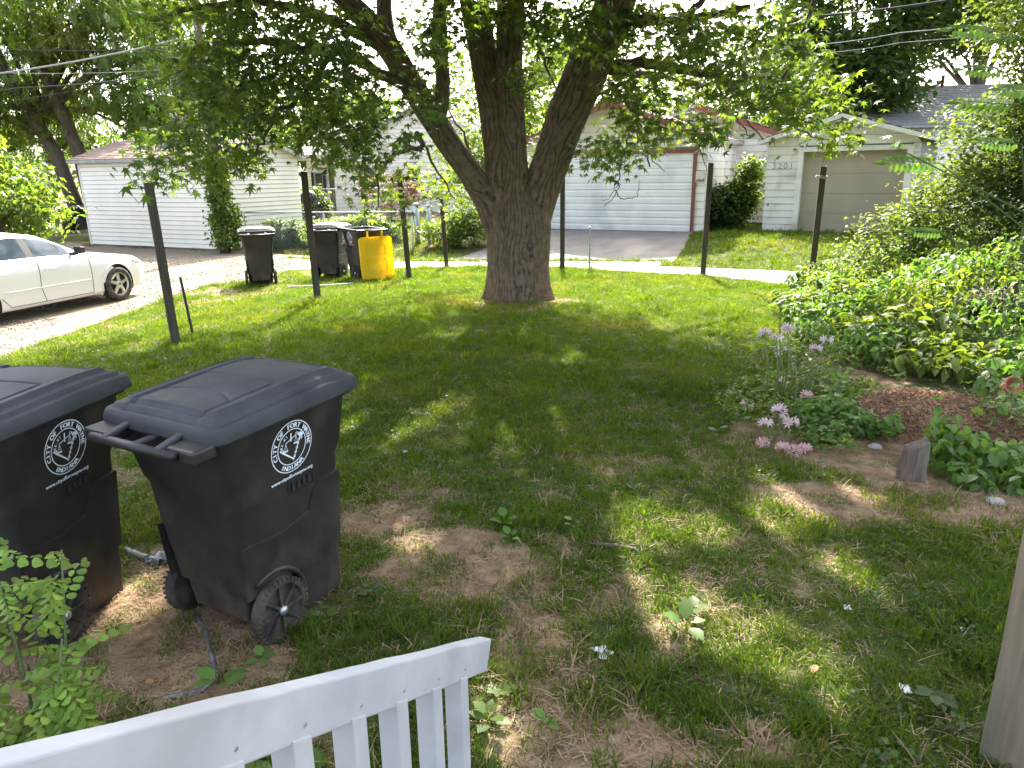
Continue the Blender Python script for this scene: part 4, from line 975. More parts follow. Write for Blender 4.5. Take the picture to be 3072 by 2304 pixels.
# white stair railing on the slope of the porch steps
E1 = np.array(dp(1476, 1915, 1.76)); N1 = np.array(dp(734, 2103, .84))
d3 = (E1 - N1) / np.linalg.norm(E1 - N1); hd = np.array([d3[0], d3[1], 0]); hd /= np.linalg.norm(hd); sdv = np.array([hd[1], -hd[0], 0]); upv = np.cross(sdv, d3); upv = upv if upv[2] > 0 else -upv
RL = thing('stair_railing', (N1[0], N1[1], 0.3), 0, 'white painted stair railing with square balusters in front of the carts', 'railing')
off = -np.array([N1[0], N1[1], .3])
def rail(a, b, w, h, name, m=MT['white'], n=26, wob=.0016):
    mb = MB(); rings = []
    for i in range(n + 1):
        p = a + (b - a) * i / n; rings.append([tuple(p + off + sdv * sx * (w / 2) * (1 + random.uniform(-wob, wob) / w) + upv * (sz * h / 2) + upv * random.uniform(-wob, wob)) for sx, sz in ((1, -1), (1, 1), (-1, 1), (-1, -1))])
    loft(mb, rings); o = mb.build(name, m, RL, False); bevelmod(o, .005, 3); return o
RH2 = .089; ctr = -upv * RH2 / 2 - sdv * .019
A_ = N1 - d3 * 1.15; rail(A_ + ctr, E1 + ctr, .038, RH2, 'handrail')
for (u, v) in [(1390, 2050), (1312, 2085), (1212, 2135), (1090, 2190), (930, 2250), (735, 2330), (470, 2420)]:
    # where the sight line meets the railing's own upright plane
    r = ray(u, v); n = sdv; t = (np.dot(n, E1 + ctr - np.array([0, 0, HC]))) / np.dot(n, r); q = r * t + np.array([0, 0, HC])
    s_ = np.dot(q - E1, hd) / np.dot(d3, hd); top = E1 + ctr + d3 * s_ - upv * (RH2 / 2)
    mb = MB(); hw = .023
    vs = []
    for zz in (-.78, 0):
        for a, c in ((-1, -1), (1, -1), (1, 1), (-1, 1)):
            pnt = top + hd * hw * a + sdv * hw * c; z = top[2] + zz + (0.012 + hw * a * d3[2] / np.dot(d3, hd) if zz == 0 else 0); vs.append(tuple(np.array([pnt[0], pnt[1], z]) + off))
    mb.add(vs, [(0, 3, 2, 1), (4, 5, 6, 7), (0, 1, 5, 4), (1, 2, 6, 5), (2, 3, 7, 6), (3, 0, 4, 7)])
    bo = mb.build('baluster', MT['white'], RL); bevelmod(bo, .0025, 2)
    nl = top + upv * .028 + sdv * .0195
    mb = MB(); mb.lathe([(.0035, 0), (.003, .0015)], 8, 0, Matrix.Translation(Vector(nl + off)) @ Vector(sdv).to_track_quat('Z', 'Y').to_matrix().to_4x4()); mb.build('nail_head', MT['metal'], RL)
low = np.array([0, 0, -.72]); rail(A_ + ctr + low, E1 + ctr + low, .038, .06, 'bottom_rail')

PO = thing('porch', (0, 0, 0), 0, 'low wooden porch with steps that the white railing belongs to', 'porch')
for k in range(12): mb = MB(); mb.box(-2.0 + k * .30, -1.705 + k * .30, -1.5, .42, .56, .60); mb.build('deck_board', MT['woodl'], PO)
for k in range(3): mb = MB(); mb.box(-.34, 1.5, .44 + k * .30, .76 + k * .30, .40 - k * .16, .44 - k * .16); mb.build('step', MT['woodl'], PO)
mb = MB(); mb.box(-2.0, 1.6, -1.5, .38, 0, .555); mb.build('skirt', MT['wood'], PO)
# ------------------------------------------------------------------ chain link fences, pole, wires
def chain(name, pts, h, label, posts=True, step=.075, gate=None):
    root = thing(name, (pts[0][0], pts[0][1], float(terrain(*pts[0][:2]))), 0, label, 'fence')
    O = np.array([pts[0][0], pts[0][1], float(terrain(*pts[0][:2]))]); P = [np.array([p[0], p[1], float(terrain(p[0], p[1]))]) for p in pts]
    mb = MB(); mb.tube([tuple(p - O + [0, 0, h]) for p in P], .02, 8); mb.build('top_rail', MT['metal'], root, True)
    mesh = MB()
    for a, b in zip(P[:-1], P[1:]):
        L_ = np.linalg.norm((b - a)[:2]); n = max(1, int(L_ / 2.4)); d = (b - a) / L_
        for k in range(n + 1):
            q = a + (b - a) * k / n - O; m2 = MB(); m2.tube([tuple(q + [0, 0, -.1]), tuple(q + [0, 0, h + .03])], .022, 8); m2.build('rail_post', MT['metal'], root, True)
        nz = int(h / step); nx = int(L_ / step); sd_ = np.array([d[1], -d[0], 0])
        for i in range(nx):
            for sg in (-1, 1):
                q0 = a - O + d * step * (i + (0 if sg > 0 else 1)); zig = [q0 + d * (step * .5 * (k % 2) * sg) + sd_ * .004 * sg + np.array([0, 0, .04 + (h - .06) * k / nz]) for k in range(nz + 1)]
                w = .0022; vs = []
                for z in zig: vs += [tuple(z - d * w - sd_ * w), tuple(z + d * w - sd_ * w), tuple(z + sd_ * w)]
                mesh.add(vs, [(k * 3 + j, k * 3 + (j + 1) % 3, k * 3 + 3 + (j + 1) % 3, k * 3 + 3 + j) for k in range(nz) for j in range(3)])
    mesh.build('wire_mesh', MT['metal'], root, kind='stuff'); return root
fp = [gpt(745, 755)[:2], gpt(905, 752)[:2], gpt(1240, 765)[:2]]
chain('chain_link_fence', [fp[0], fp[2]], 1.22, 'low chain link fence along the alley, overgrown beside the ivy covered pole')
fq = gpt(1262, 760)[:2]; chain('chain_link_fence', [gpt(1290, 752)[:2], gpt(1420, 700)[:2]], 1.22, 'chain link fence beside the concrete apron, left of the maple trunk')
a = np.array([-9.0, 27.5]); chain('chain_link_fence', [dp(885, 596, 30.5)[:2], dp(1290, 575, 32)[:2]], 1.3, 'chain link fence with a bright top rail in front of the house', step=.12)
GGp = 'grey gate posts'
for u, v, tv, lab in ((1255, 752, 615, 'wider grey gate post at the end of the alley fence'), (1290, 752, 620, 'thinner grey gate post on the side of the maple trunk')):
    b = gpt(u, v); t = dp(u, tv, b[1]); w = .085 if u < 1260 else .06
    mb = MB(); mb.tube([(0, 0, -.1), (0, 0, t[2] - b[2])], w, 14); mb.lathe([(w * 1.1, 0), (w * 1.1, .03), (w * .6, .06)], 14, 0, Matrix.Translation((0, 0, t[2] - b[2]))); o = mb.build('gate_post', MT['metal'], None, True); o.location = b; tag(o, lab, 'post', GGp)
b = gpt(672, 722); tz = 9.0
mb = MB(); mb.tube([(0, 0, -.3), (.02, 0, 3), (-.03, .03, tz)], [.17, .155, .12], 14, wob=.05); UP = mb.build('utility_pole', MT['barkl'], None, True); UP.location = b; UP.rotation_euler = (0, 0, 0)
tag(UP, 'tall wooden utility pole with its foot wrapped in ivy', 'utility pole')
mb = MB(); mb.lathe([(.02, -.3), (.07, -.28), (.09, -.15), (.09, .18), (.03, .26)], 14, 0, Matrix.Translation((-.35, -.05, dp(560, 205, b[1])[2] - b[2])) @ Matrix.Rotation(rad(90), 4, 'Y')); mb.build('cable_splice', MT['wired'], UP, True)
ivn = 5200; hh = rng.uniform(0, 1, ivn) ** .8 * 2.9; an = rng.uniform(0, 2 * np.pi, ivn); rr = .17 + np.abs(rng.normal(0, .13, ivn)) * (1.3 - hh / 4) + .12 * np.maximum(0, np.sin(hh * 2.2))
IP = np.stack([b[0] + rr * np.cos(an) + .12 * (hh < 1.4), b[1] + rr * np.sin(an), b[2] + .15 + hh], 1)
V1, F1 = leaves(IP, rng.uniform(.07, .13, ivn), OV, droop=.9); IV = npmesh('climbing_ivy', V1, F1, MT['bright'], None); tag(IV, 'bright green ivy climbing the utility pole by the garage corner', 'ivy')
def wire(pts, r, m, label, sag=.0):
    P = [np.array(dp(*p)) for p in pts]; Q = []
    for a, b_ in zip(P[:-1], P[1:]):
        for k in range(12): t = k / 12; Q.append(a + (b_ - a) * t - np.array([0, 0, sag * 4 * t * (1 - t)]))
    Q.append(P[-1]); O = Q[0].copy(); mb = MB(); mb.tube([tuple(q - O) for q in Q], r, 6); o = mb.build('overhead_wire', m, None, True); o.location = O; tag(o, label, 'wire', 'overhead wires'); return o
wire([(-1500, 520, 16), (0, 220, 20), (640, 88, 24.0), (2100, -260, 26)], .022, MT['wire'], 'thick pale twisted service wire crossing above the left garage', .1)
wire([(-1200, 155, 24), (0, 147, 24), (640, 134, 24.), (1500, 120, 30)], .012, MT['wired'], 'thin dark wire running nearly level above the thick service wire', .1)
wire([(-1200, 225, 24), (0, 218, 24), (640, 196, 24.)], .010, MT['wire'], 'thin pale wire just above the cable with the dark splice', .1)
wire([(-1500, 420, 18), (65, 263, 21), (590, 203, 24.)], .016, MT['wired'], 'grey cable ending in a long dark splice by the utility pole', .1)
wire([(-900, 420, 18), (120, 290, 21), (640, 180, 24.)], .008, MT['wired'], 'lowest thin dark cable above the hipped corner of the garage roof', .05)
wire([(2360, 55, 22), (2880, -5, 20), (3900, -160, 15)], .028, MT['wired'], 'thick dark cable high at the right above the tan door', .05)
wire([(1300, 215, 30), (2300, 140, 26), (2700, 98, 24), (3900, -60, 18)], .012, MT['wire'], 'thin bright wire above the roof of the middle garage', .1)
wire([(1300, 245, 30), (2300, 165, 26), (2700, 128, 24), (3900, -20, 18)], .009, MT['wire'], 'thin wire just below the bright one at the right', .1)

# ------------------------------------------------------------------ the big maple
def bark_mat():
    m = bpy.data.materials.new('maple_bark'); m.use_nodes = True; nt = m.node_tree; n = nt.nodes; L = nt.links
    b = n['Principled BSDF']; b.inputs['Roughness'].default_value = .92; b.inputs['Specular IOR Level'].default_value = .12
    at = n.new('ShaderNodeAttribute'); at.attribute_name = 'ridge'; at2 = n.new('ShaderNodeAttribute'); at2.attribute_name = 'warm'
    tc = n.new('ShaderNodeTexCoord'); t = n.new('ShaderNodeTexNoise'); t.inputs['Scale'].default_value = 9; t.inputs['Detail'].default_value = 9; L.new(tc.outputs['Object'], t.inputs['Vector'])
    r = n.new('ShaderNodeValToRGB'); L.new(at.outputs['Fac'], r.inputs[0]); e = r.color_ramp.elements
    e[0].position = .12; e[0].color = (.018, .014, .010, 1); e[1].position = .75; e[1].color = (.175, .138, .098, 1); x = e.new(.42); x.color = (.105, .082, .058, 1)
    mx = n.new('ShaderNodeMix'); mx.data_type = 'RGBA'; mx.blend_type = 'MULTIPLY'; mx.inputs[0].default_value = 1; L.new(r.outputs[0], mx.inputs[6])
    r2 = n.new('ShaderNodeValToRGB'); L.new(t.outputs['Fac'], r2.inputs[0]); r2.color_ramp.elements[0].position = .3; r2.color_ramp.elements[0].color = (.62, .66, .62, 1); r2.color_ramp.elements[1].position = .7; r2.color_ramp.elements[1].color = (1.25, 1.15, 1.05, 1)
    L.new(r2.outputs[0], mx.inputs[7])
    m3 = n.new('ShaderNodeMix'); m3.data_type = 'RGBA'; L.new(at2.outputs['Fac'], m3.inputs[0]); L.new(mx.outputs[2], m3.inputs[6]); m3.inputs[7].default_value = (.17, .085, .05, 1)
    L.new(m3.outputs[2], b.inputs['Base Color'])
    bp = n.new('ShaderNodeBump'); bp.inputs['Strength'].default_value = .8; bp.inputs['Distance'].default_value = .02; t2 = n.new('ShaderNodeTexNoise'); t2.inputs['Scale'].default_value = 30; t2.inputs['Detail'].default_value = 8; L.new(tc.outputs['Object'], t2.inputs['Vector']); L.new(t2.outputs['Fac'], bp.inputs['Height']); L.new(bp.outputs[0], b.inputs['Normal'])
    return m
BARK = bark_mat()
def limb(name, pts, rs, parent, O, nseg=96, per_m=42, depth=.055, flare=None, seed=1, mt=None):
    """a trunk or limb with real bark furrows: displaced tube, vertex value 'ridge' for its colour"""
    if name == 'limb':
        a_, b_ = np.array(pts[-2]), np.array(pts[-1]); dv = (b_ - a_) / np.linalg.norm(b_ - a_); dv[2] = max(dv[2], .35)
        pts = list(pts) + [b_ + dv * 1.3 + [.15, 0, .3], b_ + dv * 2.6 + [0, .1, .9], b_ + dv * 3.8 + [.1, 0, 1.6]]; rs = list(rs) + [rs[-1] * .75, rs[-1] * .5, .03]
    P = np.array(pts, float) - O; d = np.r_[0, np.cumsum(np.linalg.norm(np.diff(P, axis=0), axis=1))]
    n = max(6, int(d[-1] * per_m)); t = np.linspace(0, d[-1], n)
    C = np.stack([np.interp(t, d, P[:, k]) for k in range(3)], 1); R = np.interp(t, d, rs)
    ker = np.hanning(max(3, int(per_m * .55)) | 1); ker /= ker.sum(); h = len(ker) // 2
    if n > len(ker) + 2:
        for k in range(3): C[:, k] = np.convolve(np.pad(C[:, k], h, mode='reflect', reflect_type='odd'), ker, 'valid')
        R = np.convolve(np.pad(R, h, mode='edge'), ker, 'valid')
    T = np.gradient(C, axis=0); T /= np.linalg.norm(T, axis=1)[:, None]
    A = np.zeros_like(C); a = np.cross(T[0], [0, 1, 0.01]); a /= np.linalg.norm(a)
    for i in range(n): a = a - T[i] * a.dot(T[i]); a /= np.linalg.norm(a); A[i] = a
    B = np.cross(T, A); th = np.linspace(0, 2 * np.pi, nseg, endpoint=False)
    TH, S = np.meshgrid(th, t); nseg_ = nseg
    warp = (noise(np.cos(TH) * 3 + 7, S * 1.2 + np.sin(TH) * 3, .9, seed) - .5) * .35
    cs = R.mean() * 2 * np.pi
    def cyc(scale_t, scale_s, sd):   # noise that closes round the limb
        u = (TH + warp) / (2 * np.pi) * cs; a1 = noise(u + 40, S / scale_s + u * .0, scale_t, sd); a2 = noise(u - cs + 40, S / scale_s, scale_t, sd)
        w = ss(TH / (2 * np.pi), .88, 1.0); return a1 * (1 - w) + a2 * w
    g1 = .75 * cyc(.065, 5.5, seed) + .25 * cyc(.03, 3.0, seed + 2); g2 = cyc(.04, 4.0, seed + 5)
    NR = max(8, int(cs / .062)); wv = cyc(.16, 3.4, seed + 3) * 2.6 + cyc(.05, 3.0, seed + 4) * .7
    sn = np.abs(np.sin(np.pi * ((NR * TH / (2 * np.pi)) + wv - (wv[:, :1] * 0)))); g3 = cyc(.05, 1.5, seed + 8)
    rg = .25 + .75 * np.minimum(1, sn * 1.35) ** .8 - .28 * np.exp(-((g3 - .5) / .05) ** 2) * (g2 > .45) + .25 * (g2 - .5)
    amp = depth * np.minimum(1, R / .3)[:, None]
    lump = (noise(np.cos(TH) * 2 + 9, S + np.sin(TH) * 2, .6, seed + 9) - .5) * .05 * R[:, None]
    RR = R[:, None] + (rg - .5) * amp + lump
    if flare: RR = RR + flare(TH, S)
    V = C[:, None, :] + A[:, None, :] * (np.cos(TH) * RR)[..., None] + B[:, None, :] * (np.sin(TH) * RR)[..., None]
    i = np.arange((n - 1) * nseg); j = i % nseg; r_ = i // nseg; j2 = (j + 1) % nseg
    Fc = np.stack([r_ * nseg + j, r_ * nseg + j2, (r_ + 1) * nseg + j2, (r_ + 1) * nseg + j], 1)
    o = npmesh(name, V.reshape(-1, 3), Fc, mt or BARK, parent, smooth=True)
    at = o.data.attributes.new('ridge', 'FLOAT', 'POINT'); at.data.foreach_set('value', np.clip(rg, 0, 1).ravel().astype(np.float32))
    wm = np.clip(.75 * ss(.55 - (S if flare else S + 9), 0, .5) * ss(noise(np.cos(TH) * 3, S + np.sin(TH) * 2, .35, 77), .35, .6), 0, 1)
    at = o.data.attributes.new('warm', 'FLOAT', 'POINT'); at.data.foreach_set('value', wm.ravel().astype(np.float32))
    return o
TB = gpt(1556, 905); TY = float(TB[1]) + .45; TX = float(dp(1556, 900, TY)[0]); TZ = float(terrain(TX, TY)); TO = np.array([TX, TY, TZ])
MAPLE = thing('maple_tree', TO, 0, 'big old maple with three thick limbs standing in the middle of the lawn', 'tree')
def tp(u, v, dy=0.0): return dp(u, v, TY + dy)
PX = TY / (F * math.cos(PITCH)) * 1.0    # metres per photo pixel about the trunk
def flare(TH, S):
    return (.36 * np.exp(-S / .20) * (.62 + .38 * np.sin(TH * 5 + 1.3 + 1.2 * np.sin(TH * 2))) + .10 * np.exp(-S / .55))
base = TO + [0, 0, -.22]
limb('trunk', [base, tp(1555, 800), tp(1557, 720), tp(1558, 650), tp(1545, 560)], [.485, .49, .515, .53, .25], MAPLE, TO, 240, 60, .05, flare, 3)
limb('limb', [tp(1580, 800), tp(1590, 700), tp(1612, 600), tp(1652, 490), tp(1698, 350), tp(1752, 230, -.1), tp(1805, 110, -.2), tp(1860, -20, -.4), tp(1930, -250, -.8)], [.22, .29, .30, .30, .315, .325, .30, .27, .2], MAPLE, TO, 190, 52, .045, None, 11)
limb('limb', [tp(1540, 800), tp(1508, 700), tp(1466, 605), tp(1410, 515), tp(1346, 430), tp(1296, 350), tp(1238, 260, -.1), tp(1185, 170, -.3), tp(1120, 80, -.5), tp(1020, -20, -.8), tp(880, -130, -1.2)], [.24, .27, .225, .195, .19, .20, .19, .18, .165, .14, .11], MAPLE, TO, 160, 52, .042, None, 17)
limb('limb', [tp(1530, 800, .05), tp(1508, 640), tp(1497, 480, .02), tp(1478, 320, .05), tp(1452, 180, .1), tp(1430, 60, .15), tp(1410, -80, .2), tp(1380, -260, .3)], [.22, .26, .225, .215, .215, .215, .21, .18], MAPLE, TO, 170, 52, .045, None, 23)
limb('limb', [tp(1560, 780, -.08), tp(1552, 620, -.12), tp(1543, 480, -.14), tp(1534, 320, -.14), tp(1526, 180, -.12), tp(1532, 40, -.1), tp(1530, -120, 0), tp(1560, -300, .2)], [.2, .24, .205, .20, .20, .21, .2, .16], MAPLE, TO, 160, 52, .045, None, 31)
limb('limb', [tp(1300, 390), tp(1322, 330, .05), tp(1330, 250, .1), tp(1322, 150, .1), tp(1318, 40, .1), tp(1330, -120, .2)], [.13, .125, .115, .11, .11, .09], MAPLE, TO, 48, 36, .035, None, 37)
limb('limb', [tp(1195, 185, -.3), tp(1160, 100, -.2), tp(1150, 10, 0), tp(1165, -120, .2)], [.13, .12, .12, .09], MAPLE, TO, 40, 30, .03, None, 41)
BR = []   # thinner branches; pts in world
def branch(pts, r0, r1, nm='branch'):
    P = [np.array(p) - TO for p in pts]; Q = resample(np.array(P), len(P) * 4)
    Q[1:-1] += rng.normal(0, .015, Q[1:-1].shape); mb = MB(); mb.tube([tuple(q) for q in Q], list(np.linspace(r0, r1, len(Q))), 7); mb.build(nm, MT['barkl'], MAPLE, True); BR.append(np.array(pts))
branch([tp(1840, 200), tp(1950, 190, -.6), tp(2060, 210, -1.0), tp(2160, 225, -1.3), tp(2270, 330, -1.6)], .11, .03)
branch([tp(1800, 150), tp(1880, 60, -.5), tp(2050, 60, -1.0), tp(2250, 20, -1.6)], .11, .04)
branch([tp(2030, 75, -1), tp(2110, 0, -1), tp(2200, -60, -1.2)], .07, .03)
branch([tp(1830, 210), tp(1960, 225, .6), tp(2090, 250, 1.1), tp(2200, 310, 1.5), tp(2290, 420, 1.8)], .08, .012)
branch([tp(1830, 250, .1), tp(1900, 330, -.5), tp(1935, 430, -.8), tp(1950, 500, -1.)], .045, .012)
branch([tp(1905, 300, -.3), tp(1925, 400, -.5), tp(1960, 480, -.6), tp(1995, 515, -.6)], .022, .006)
branch([tp(1890, 400, -.6), tp(1868, 470, -.7), tp(1862, 540, -.7), tp(1842, 590, -.7), tp(1812, 620, -.7)], .016, .005)
branch([tp(1845, 570, -.7), tp(1860, 595, -.7), tp(1885, 592, -.75), tp(1905, 594, -.75), tp(1915, 575, -.75), tp(1919, 540, -.7)], .009, .004, 'dead_twig')
branch([tp(1862, 540, -.7), tp(1836, 575, -.7), tp(1825, 597, -.7), tp(1805, 600, -.7)], .008, .004, 'dead_twig')
branch([tp(1745, 200, -.5), tp(1755, 280, -.55), tp(1757, 340, -.55), tp(1748, 400, -.5)], .014, .005, 'dead_twig')
branch([tp(1757, 290, -.55), tp(1735, 305, -.5), tp(1725, 350, -.5)], .007, .003, 'dead_twig')
branch([tp(1756, 200, -.5), tp(1700, 275, -.45), tp(1670, 285, -.4)], .008, .003, 'dead_twig')
branch([tp(2150, 250, -1), tp(2190, 330, -.9), tp(2245, 400, -.9), tp(2262, 410, -.9)], .02, .005)
branch([tp(2100, 400, -.5), tp(2105, 470, -.5), tp(2120, 520, -.5), tp(2150, 553, -.5)], .010, .004)
branch([tp(2300, 290, -2), tp(2370, 370, -2.2), tp(2440, 415, -2.4), tp(2500, 420, -2.5)], .025, .008)
branch([tp(2270, 330, -1.6), tp(2390, 320, -2), tp(2500, 390, -2.3), tp(2560, 370, -2.5)], .03, .008)
branch([tp(2480, -100, -2), tp(2400, 120, -2.2), tp(2330, 280, -2.1)], .04, .02)
branch([tp(1230, 260, -.2), tp(1000, 150, -1.2), tp(830, 130, -2.0), tp(640, 130, -2.6)], .10, .03)
branch([tp(1180, 160, -.3), tp(960, 40, -1.0), tp(760, 0, -1.8), tp(500, 40, -2.6)], .10, .03)
branch([tp(1250, 400, -.2), tp(1270, 440, -.5), tp(1180, 460, -1.2), tp(1130, 530, -1.6), tp(1135, 620, -1.8)], .05, .01)
branch([tp(1278, 440, -.4), tp(1320, 530, -.6), tp(1370, 600, -.6)], .025, .008)
branch([tp(830, 330, -2.4), tp(790, 420, -2.5), tp(740, 500, -2.6), tp(690, 520, -2.7), tp(640, 510, -2.8)], .028, .008)
branch([tp(640, 510, -2.8), tp(560, 505, -2.9), tp(500, 470, -3.0), tp(450, 440, -3.0)], .010, .004)
branch([tp(550, 505, -2.9), tp(520, 525, -2.9), tp(470, 535, -2.9)], .006, .003)
branch([tp(1000, 150, -1.2), tp(900, 300, -1.8), tp(830, 330, -2.4)], .05, .028)
branch([tp(760, 200, -2.2), tp(700, 280, -2.6), tp(620, 330, -2.9)], .03, .01)
branch([tp(1100, 380, -.8), tp(1010, 400, -1.3), tp(930, 420, -1.8)], .03, .01)
branch([tp(900, 370, -1.9), tp(895, 440, -2.0), tp(880, 455, -2.0)], .010, .004)
branch([tp(1610, 130, .2), tp(1660, 250, .5), tp(1700, 350, .7)], .03, .01)
branch([tp(1425, 500, .4), tp(1390, 400, .6), tp(1330, 300, 1)], .03, .01)
# foliage in the part of the crown that hangs into view: sprays gathered round places along the branches
SPR = [(620, 60, 170, 80, 30), (800, 70, 170, 110, 42), (980, 110, 170, 120, 44), (700, 230, 150, 85, 34), (560, 190, 110, 75, 20), (850, 290, 160, 100, 40), (1010, 350, 120, 80, 26), (1110, 280, 90, 90, 22),
       (650, 320, 130, 55, 20), (580, 410, 120, 35, 14), (490, 425, 80, 25, 8), (720, 440, 90, 50, 16), (640, 480, 80, 30, 8), (455, 522, 36, 14, 3), (520, 528, 22, 12, 2), (1060, 460, 60, 55, 9), (1120, 560, 50, 55, 7), (1075, 500, 40, 40, 4), (1170, 590, 50, 60, 6), (960, 440, 50, 40, 6),
       (1250, 250, 70, 110, 14), (1290, 120, 90, 100, 20), (1400, 60, 70, 60, 9), (1330, 40, 60, 60, 9), (1500, 30, 90, 45, 12), (1535, 235, 45, 35, 5), (1600, 40, 70, 60, 10), (1700, 60, 90, 70, 17),
       (1830, 60, 110, 85, 24), (1960, 110, 120, 85, 22), (2080, 90, 120, 85, 22), (2200, 70, 110, 80, 18), (2180, 220, 110, 80, 18), (2010, 260, 90, 60, 11), (1900, 300, 65, 70, 10), (1880, 400, 55, 70, 10), (1960, 400, 60, 40, 6), (1780, 470, 50, 45, 7), (1850, 460, 50, 45, 7), (1905, 480, 35, 30, 3),
       (2060, 400, 80, 30, 7), (2130, 370, 70, 40, 7), (2250, 170, 90, 70, 12), (2350, 90, 90, 80, 15), (2380, 250, 80, 90, 13), (2450, 380, 80, 40, 8), (2530, 370, 50, 35, 6), (2490, 300, 50, 60, 6), (2330, 330, 60, 50, 7), (2290, 230, 60, 60, 6), (2420, 140, 60, 60, 7), (1300, 480, 60, 60, 9), (1340, 560, 55, 50, 9), (1380, 600, 40, 30, 5), (1250, 440, 40, 40, 4), (1420, 330, 35, 90, 6), (1640, 230, 40, 110, 11), (1620, 420, 30, 90, 7), (1690, 500, 25, 50, 0), (1690, 130, 60, 60, 7), (1720, 440, 30, 30, 0)]
LP, LS, LM = [], [], []
for (u, v, ru, rv, n) in SPR:
    n = int(round(n * (.58 if u < 1800 else .56 if u < 2300 else .42)))
    for _ in range(n):
        a = rng.uniform(0, 2 * np.pi); q = math.sqrt(rng.uniform(0, 1)); uu, vv = u + math.cos(a) * q * ru, v + math.sin(a) * q * rv
        off = (u - 1556) / 1000
        if 1250 < u < 1760 and v > 150 and u not in (1535, 1250): dy = rng.uniform(.8, 2.8)
        elif u in (1500, 1535, 1600): dy = rng.uniform(-1.6, -.5)
        else: dy = -abs(off) * 2.0 + rng.normal(0, 1.0) - .4
        c = tp(uu, vv, dy); k = rng.integers(26, 44); lean = rng.normal(0, 1, 3); lean /= np.linalg.norm(lean)
        P = c + rng.normal(0, 1, (k, 3)) * [.17, .17, .11] + lean * rng.uniform(-.22, .22, (k, 1))
        LP.append(P); LM.append(np.full(k, 1 if rng.uniform() < (.40 + .35 * (u > 1850) + .3 * (dy > .8)) else 0))  # backlit colour is drawn more often at the right and behind the trunk
P = np.concatenate(LP); Mi = np.concatenate(LM)
S = rng.uniform(.09, .165, len(P))
V1, F1 = leaves(P - TO, S, MP, droop=.75)
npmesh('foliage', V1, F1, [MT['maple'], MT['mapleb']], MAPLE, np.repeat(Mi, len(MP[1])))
# small twigs holding the sprays
mb = MB()
for c in LP[::2]:
    m0 = c.mean(0) - TO; e = (c[0] - TO); mb.tube([tuple(m0 + rng.normal(0, .05, 3) + [0, 0, .12]), tuple(m0), tuple(e)], [.007, .005, .002], 3, caps=False)
mb.build('twigs', MT['twig'], MAPLE, kind='stuff')
# the crown above the frame: its gaps let the sun through on to the lit places of the lawn
lit = []   # (ground x, y, rx, ry) sun patches
for u, v, ru, rv in [(1600, 1290, 50, 60), (1640, 1400, 45, 90), (1430, 1350, 30, 60), (1560, 1120, 60, 22), (1190, 1230, 120, 60), (1130, 1300, 60, 50), (1750, 1080, 120, 18), (1470, 1010, 70, 18), (1800, 1760, 60, 60), (1960, 1580, 70, 60), (2050, 1850, 130, 70), (1880, 1700, 60, 50), (1480, 2080, 60, 80), (1500, 2250, 90, 60), (2350, 1570, 90, 50), (2500, 2080, 70, 120),
                     (1780, 1900, 60, 60), (1900, 2010, 60, 60), (2130, 1600, 60, 40), (2400, 1450, 100, 25), (370, 1780, 110, 40), (330, 1880, 60, 40), (2230, 1900, 60, 30), (2750, 1240, 90, 35), (1230, 1180, 150, 40), (1080, 1230, 60, 70), (2560, 1760, 70, 60), (1250, 1640, 70, 30), (2250, 2040, 50, 40), (2560, 1540, 120, 30), (2060, 1960, 60, 30)]:
    p = gp(u, v, 0); q = gp(u + ru, v, 0); w1 = gp(u, v - rv, 0); w2 = gp(u, v + rv, 0); lit.append((p[0], (w1[1] + w2[1]) / 2, (abs(q[0] - p[0]) + .05) * 1.3, ((w1[1] - w2[1]) / 2 + .07) * 1.25))
litA = np.array([gp(u, v, 0)[:2] for u, v in [(-2500, 1250), (-600, 1160), (300, 1085), (560, 1055), (760, 985), (960, 935), (1180, 905), (1380, 870), (1400, 700), (-2500, 600)]])      # left sunlit lawn
litB = np.array([gp(u, v, 0)[:2] for u, v in [(1720, 880), (1790, 930), (1930, 955), (1980, 1010), (2120, 1035), (2290, 1080), (2420, 1120), (2600, 1160), (2800, 1200), (3500, 1260), (3500, 640), (1700, 640)]])   # right sunlit lawn and bank
tanE = math.tan(SUN_EL); sxy = np.array([math.sin(SUN_AZ), math.cos(SUN_AZ)])
def shadow_of(P): return P[:, :2] - sxy * (P[:, 2:3] / tanE)
CP = []
n = 0
while n < 2300:
    c = np.array([TX - .2, TY - 1.2, 7.6]) + rng.uniform(-1, 1, 3) * [7.6, 8.2, 4.9]
    e = (c - [TX - .2, TY - 1.2, 7.6]) / [7.6, 8.2, 4.9]
    if np.sum(e * e) > 1 or np.sum(e * e) < .12: continue
    if c[1] > 1 and (c[2] - HC) < c[1] * .265 + .25: continue     # leave the part in view to the sprays above
    CP.append(c); n += 1
CP = np.array(CP)
P = np.repeat(CP, 34, 0) + rng.normal(0, 1, (len(CP) * 34, 3)) * [.33, .33, .22]
SH = shadow_of(P); keep = ~inpoly(SH[:, 0], SH[:, 1], litA) & ~inpoly(SH[:, 0], SH[:, 1], litB)
wob = (fbm(SH[:, 0], SH[:, 1], .35, 31) - .5) * .9
for a, b_, c, d in lit: keep &= (((SH[:, 0] - a) / c) ** 2 + ((SH[:, 1] - b_) / d) ** 2) > 1 + wob
P = P[keep & ((P[:, 2] - HC) > P[:, 1] * .22)]
V1, F1 = leaves(P - TO, rng.uniform(.15, .25, len(P)), (MP[0] * [1, 1, 1], MP[1]), droop=.5)
npmesh('foliage', V1, F1, MT['maple'], MAPLE)
